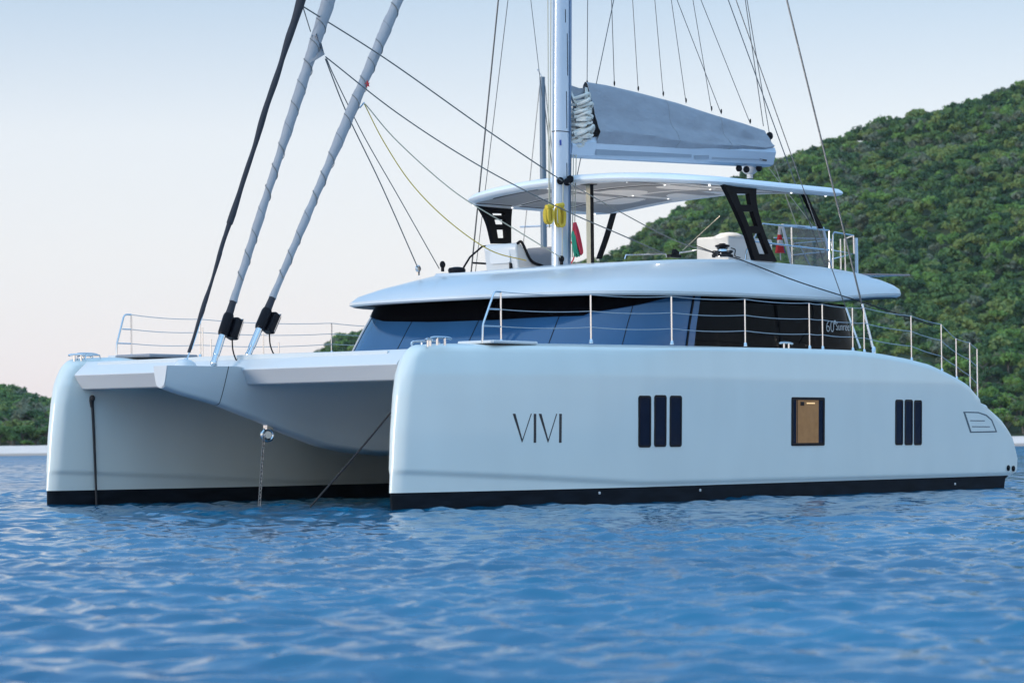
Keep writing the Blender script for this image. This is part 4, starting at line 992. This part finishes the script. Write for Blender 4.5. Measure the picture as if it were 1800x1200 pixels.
line('staysail_sheet', catmull(pxline([(642, 183), (700, 250), (800, 338), (900, 400), (985, 452)], [-.1, -.2, -.3, -.3, -.2]), 8), .010, 'ropebuff')
line('genoa_sheet', pxline([(533, 14), (546, 56)], [0, .05]), .010, 'ropegrey')
line('preventer', catmull(pxline([(1224, 432), (1262, 446), (1300, 456), (1400, 494), (1500, 526), (1640, 572)], [-1.9, -2.85, -3.0, -3.66, -3.75, -4.9]), 8), .012, 'ropeblack')
line('preventer', pxline([(1265, 380), (1200, 440)], [-1.2, -1.9]), .008, 'ropebuff')

# ------------------------------------------------------------------ things that hang from or lie on the yacht
def bthing(mb, name, m, base, label, cat_, group=None, **kw):
    o = mb.build(name, m, None, base=base, **kw); tag(o, label, cat_, group); return o
def coil(c, L, w, n, r, seed, tail=0.0, ydir=-1, dx=0.0):
    """rope gathered into long hanging loops under the point c"""
    g = random.Random(seed); mb = MB()
    for k in range(n):
        a = g.uniform(-.5, .5); ww = w*g.uniform(.5, 1.0); LL = L*g.uniform(.8, 1.0); y0 = g.uniform(0, .10)*ydir
        P = [(c[0], c[1]+y0*.5, c[2]), (c[0]-ww*.5+a*.03, c[1]+y0, c[2]-LL*.3), (c[0]-ww*.45+a*.05+dx*.8, c[1]+y0, c[2]-LL*.85), (c[0]+a*.05+dx, c[1]+y0, c[2]-LL), (c[0]+ww*.45+a*.05+dx*.8, c[1]+y0, c[2]-LL*.85), (c[0]+ww*.5+a*.03, c[1]+y0, c[2]-LL*.3), (c[0]+.01, c[1]+y0*.5, c[2]+.01)]
        mb.tube(catmull(P, 7), r, 6)
    return mb
def yc(px, py, y): return hit(px, py, 1, y)
for px, py, L, w, sd_, lab in ((962, 362, .34, .20, 1, 'yellow rope coil on the front of the mast, the smaller left one'), (980, 360, .44, .22, 2, 'yellow rope coil on the mast, the longer right one')):
    c = yc(px, py, -.16); mb = coil(c, L, w, 13, .013, sd_); mb.tube([(c[0]-.09, c[1]-.05, c[2]-.03), (c[0]+.09, c[1]-.06, c[2]-.0)], .045, 8)
    bthing(mb, 'rope_coil', 'ropeyellow', tuple(c), lab, 'rope', 'yellow rope coils hanging on the mast')
c = yc(1008, 392, -.22); mb = coil(c, .60, .09, 12, .012, 5, dx=.13); bthing(mb, 'rope_coil', 'ropered', tuple(c), 'long red rope coil hanging behind the mast', 'rope')
c = yc(1006, 402, -.19); mb = coil(c, .54, .11, 12, .012, 6, dx=.07); bthing(mb, 'rope_coil', 'ropegreen', tuple(c), 'green rope coil hanging between the mast and the red coil', 'rope')
c = np.array([wq[0], -2.75, wq[2]-.02]); mb = MB()
for k in range(7): mb.tube([(c[0]+(.17+.035*math.sin(k*2.1))*math.cos(a), c[1]+(.17+.03*math.cos(k))*math.sin(a), c[2]+.02+.013*k+.012*math.sin(3*a+k)) for a in np.linspace(0, 6.1, 24)], .011, 6)
mb.tube(catmull([(c[0]+.14, c[1]-.1, c[2]+.17), (c[0]+.24, c[1]-.12, c[2]+.14), (c[0]+.26, c[1]-.1, c[2]+.03), (c[0]+.5, c[1]-.05, c[2]+.01)], 6), .011, 6)
bthing(mb, 'rope_coil', 'ropeblack', tuple(c), 'black rope coil lying round the steel winch on the roof edge', 'rope')
# mooring lines and anchor chain
p = hit(162, 700, 1, 3.62); mb = MB(); mb.tube(catmull([p, hit(165, 760, 1, 3.6), hit(168, 835, 1, 3.58), hit(170, 892, 1, 3.56)], 8), list(np.linspace(.026, .018, 25)), 8); mb.ball(tuple(p), (.045, .06, .06)); mb.tube([p+np.array([-.03, 0, -.02]), p+np.array([0, 0, -.15])], .03, 8)
bthing(mb, 'mooring_line', 'ropeblack', tuple(p), 'dark mooring rope hanging straight down the far hull into the water', 'rope')
p = hit(694, 716, 1, -3.72); mb = MB().tube(catmull([p, lin(p, hit(548, 888, 1, -2.6), .5)+np.array([0, 0, -.015]), hit(545, 891, 1, -2.6)], 8), .016, 8)
bthing(mb, 'mooring_line', 'ropeblack', tuple(p), 'dark mooring rope slanting from the near hull down to the water', 'rope')
p0 = ar+np.array([-.08, 0, -.02]); p1 = hit(456, 888, 1, 0); mb = MB(); L = np.linalg.norm(p1-p0); n = int(L/.062)
dd = (p1-p0)/L
for k in range(n+1):
    c = p0+dd*(k*.062); u = np.array([1.0, 0, 0]) if k % 2 else np.array([0, 1.0, 0]); u = u-dd*(u @ dd); u /= np.linalg.norm(u)
    mb.tube([c+dd*.043*math.cos(a)+u*.026*math.sin(a) for a in np.linspace(0, 2*math.pi, 11)], .0085, 5, cap=False)
bthing(mb, 'anchor_chain', 'chain', tuple(p0), 'galvanised anchor chain hanging from the steel roller under the bowsprit', 'chain')
# furled ensign on its staff
p = hit(1372, 448, 1, -1.6); r_ = empty('flag', tuple(b2w(p)), ROTZ); tag(r_, 'furled red, white and blue flag on a short staff by the flybridge rail', 'flag')
MB().tube([(0, 0, -.1), (-.03, 0, .62)], .012, 6).build('staff', 'alu', r_)
mb = MB(); rows = []
for i, z in enumerate(np.linspace(.58, .04, 16)):
    w = .03+.11*(i/15)**1.3
    rows.append([(-.02+w*math.cos(a)*(1+.25*math.sin(3*a+i*.2)), .6*w*math.sin(a)*(1+.25*math.cos(4*a)), z) for a in np.linspace(0, 2*math.pi, 18, endpoint=False)])
mb.grid(rows, True, 0, True, True)
for i in range(len(mb.f)-2):
    row = i//18; mb.m[i] = 0 if row > 9 else (1 if row in (8, 9) and i % 18 < 8 else (0 if 4 < row < 8 else 2))
    if row > 9 and i % 18 in (15, 16, 17, 0, 1): mb.m[i] = 1
mb.build('cloth', ['red', 'blue', 'whitecloth'], r_)
# sun pad on the far bow deck
p = np.array([2.0, 3.7, 2.55]); a0 = hit(232, 628, 1, 3.6)[0]; a1 = hit(318, 628, 1, 3.6)[0]
mb = MB().box(((a0+a1)/2, 3.6, 2.58), (a1-a0, .9, .06)); bthing(mb, 'sun_pad', 'pad', ((a0+a1)/2, 3.6, 2.55), 'flat grey sun pad lying on the far bow deck', 'cushion', bevel=.03)
# ------------------------------------------------------------------ evening air between here and the hill
hz = bpy.data.materials.new('haze'); hz.use_nodes = True; t = hz.node_tree; t.nodes.clear()
pv = t.nodes.new('ShaderNodeVolumePrincipled'); pv.inputs['Density'].default_value = 0.00008; pv.inputs['Color'].default_value = (0.80, 0.90, 1.0, 1); pv.inputs['Anisotropy'].default_value = 0.2
ou = t.nodes.new('ShaderNodeOutputMaterial'); t.links.new(pv.outputs[0], ou.inputs['Volume'])
hb = MB().box((0, 0, 44), (3400, 3400, 130))
o = hb.build('haze', hz, None, smooth=False); tag(o, kind='stuff')
print('built', len(bpy.data.objects))
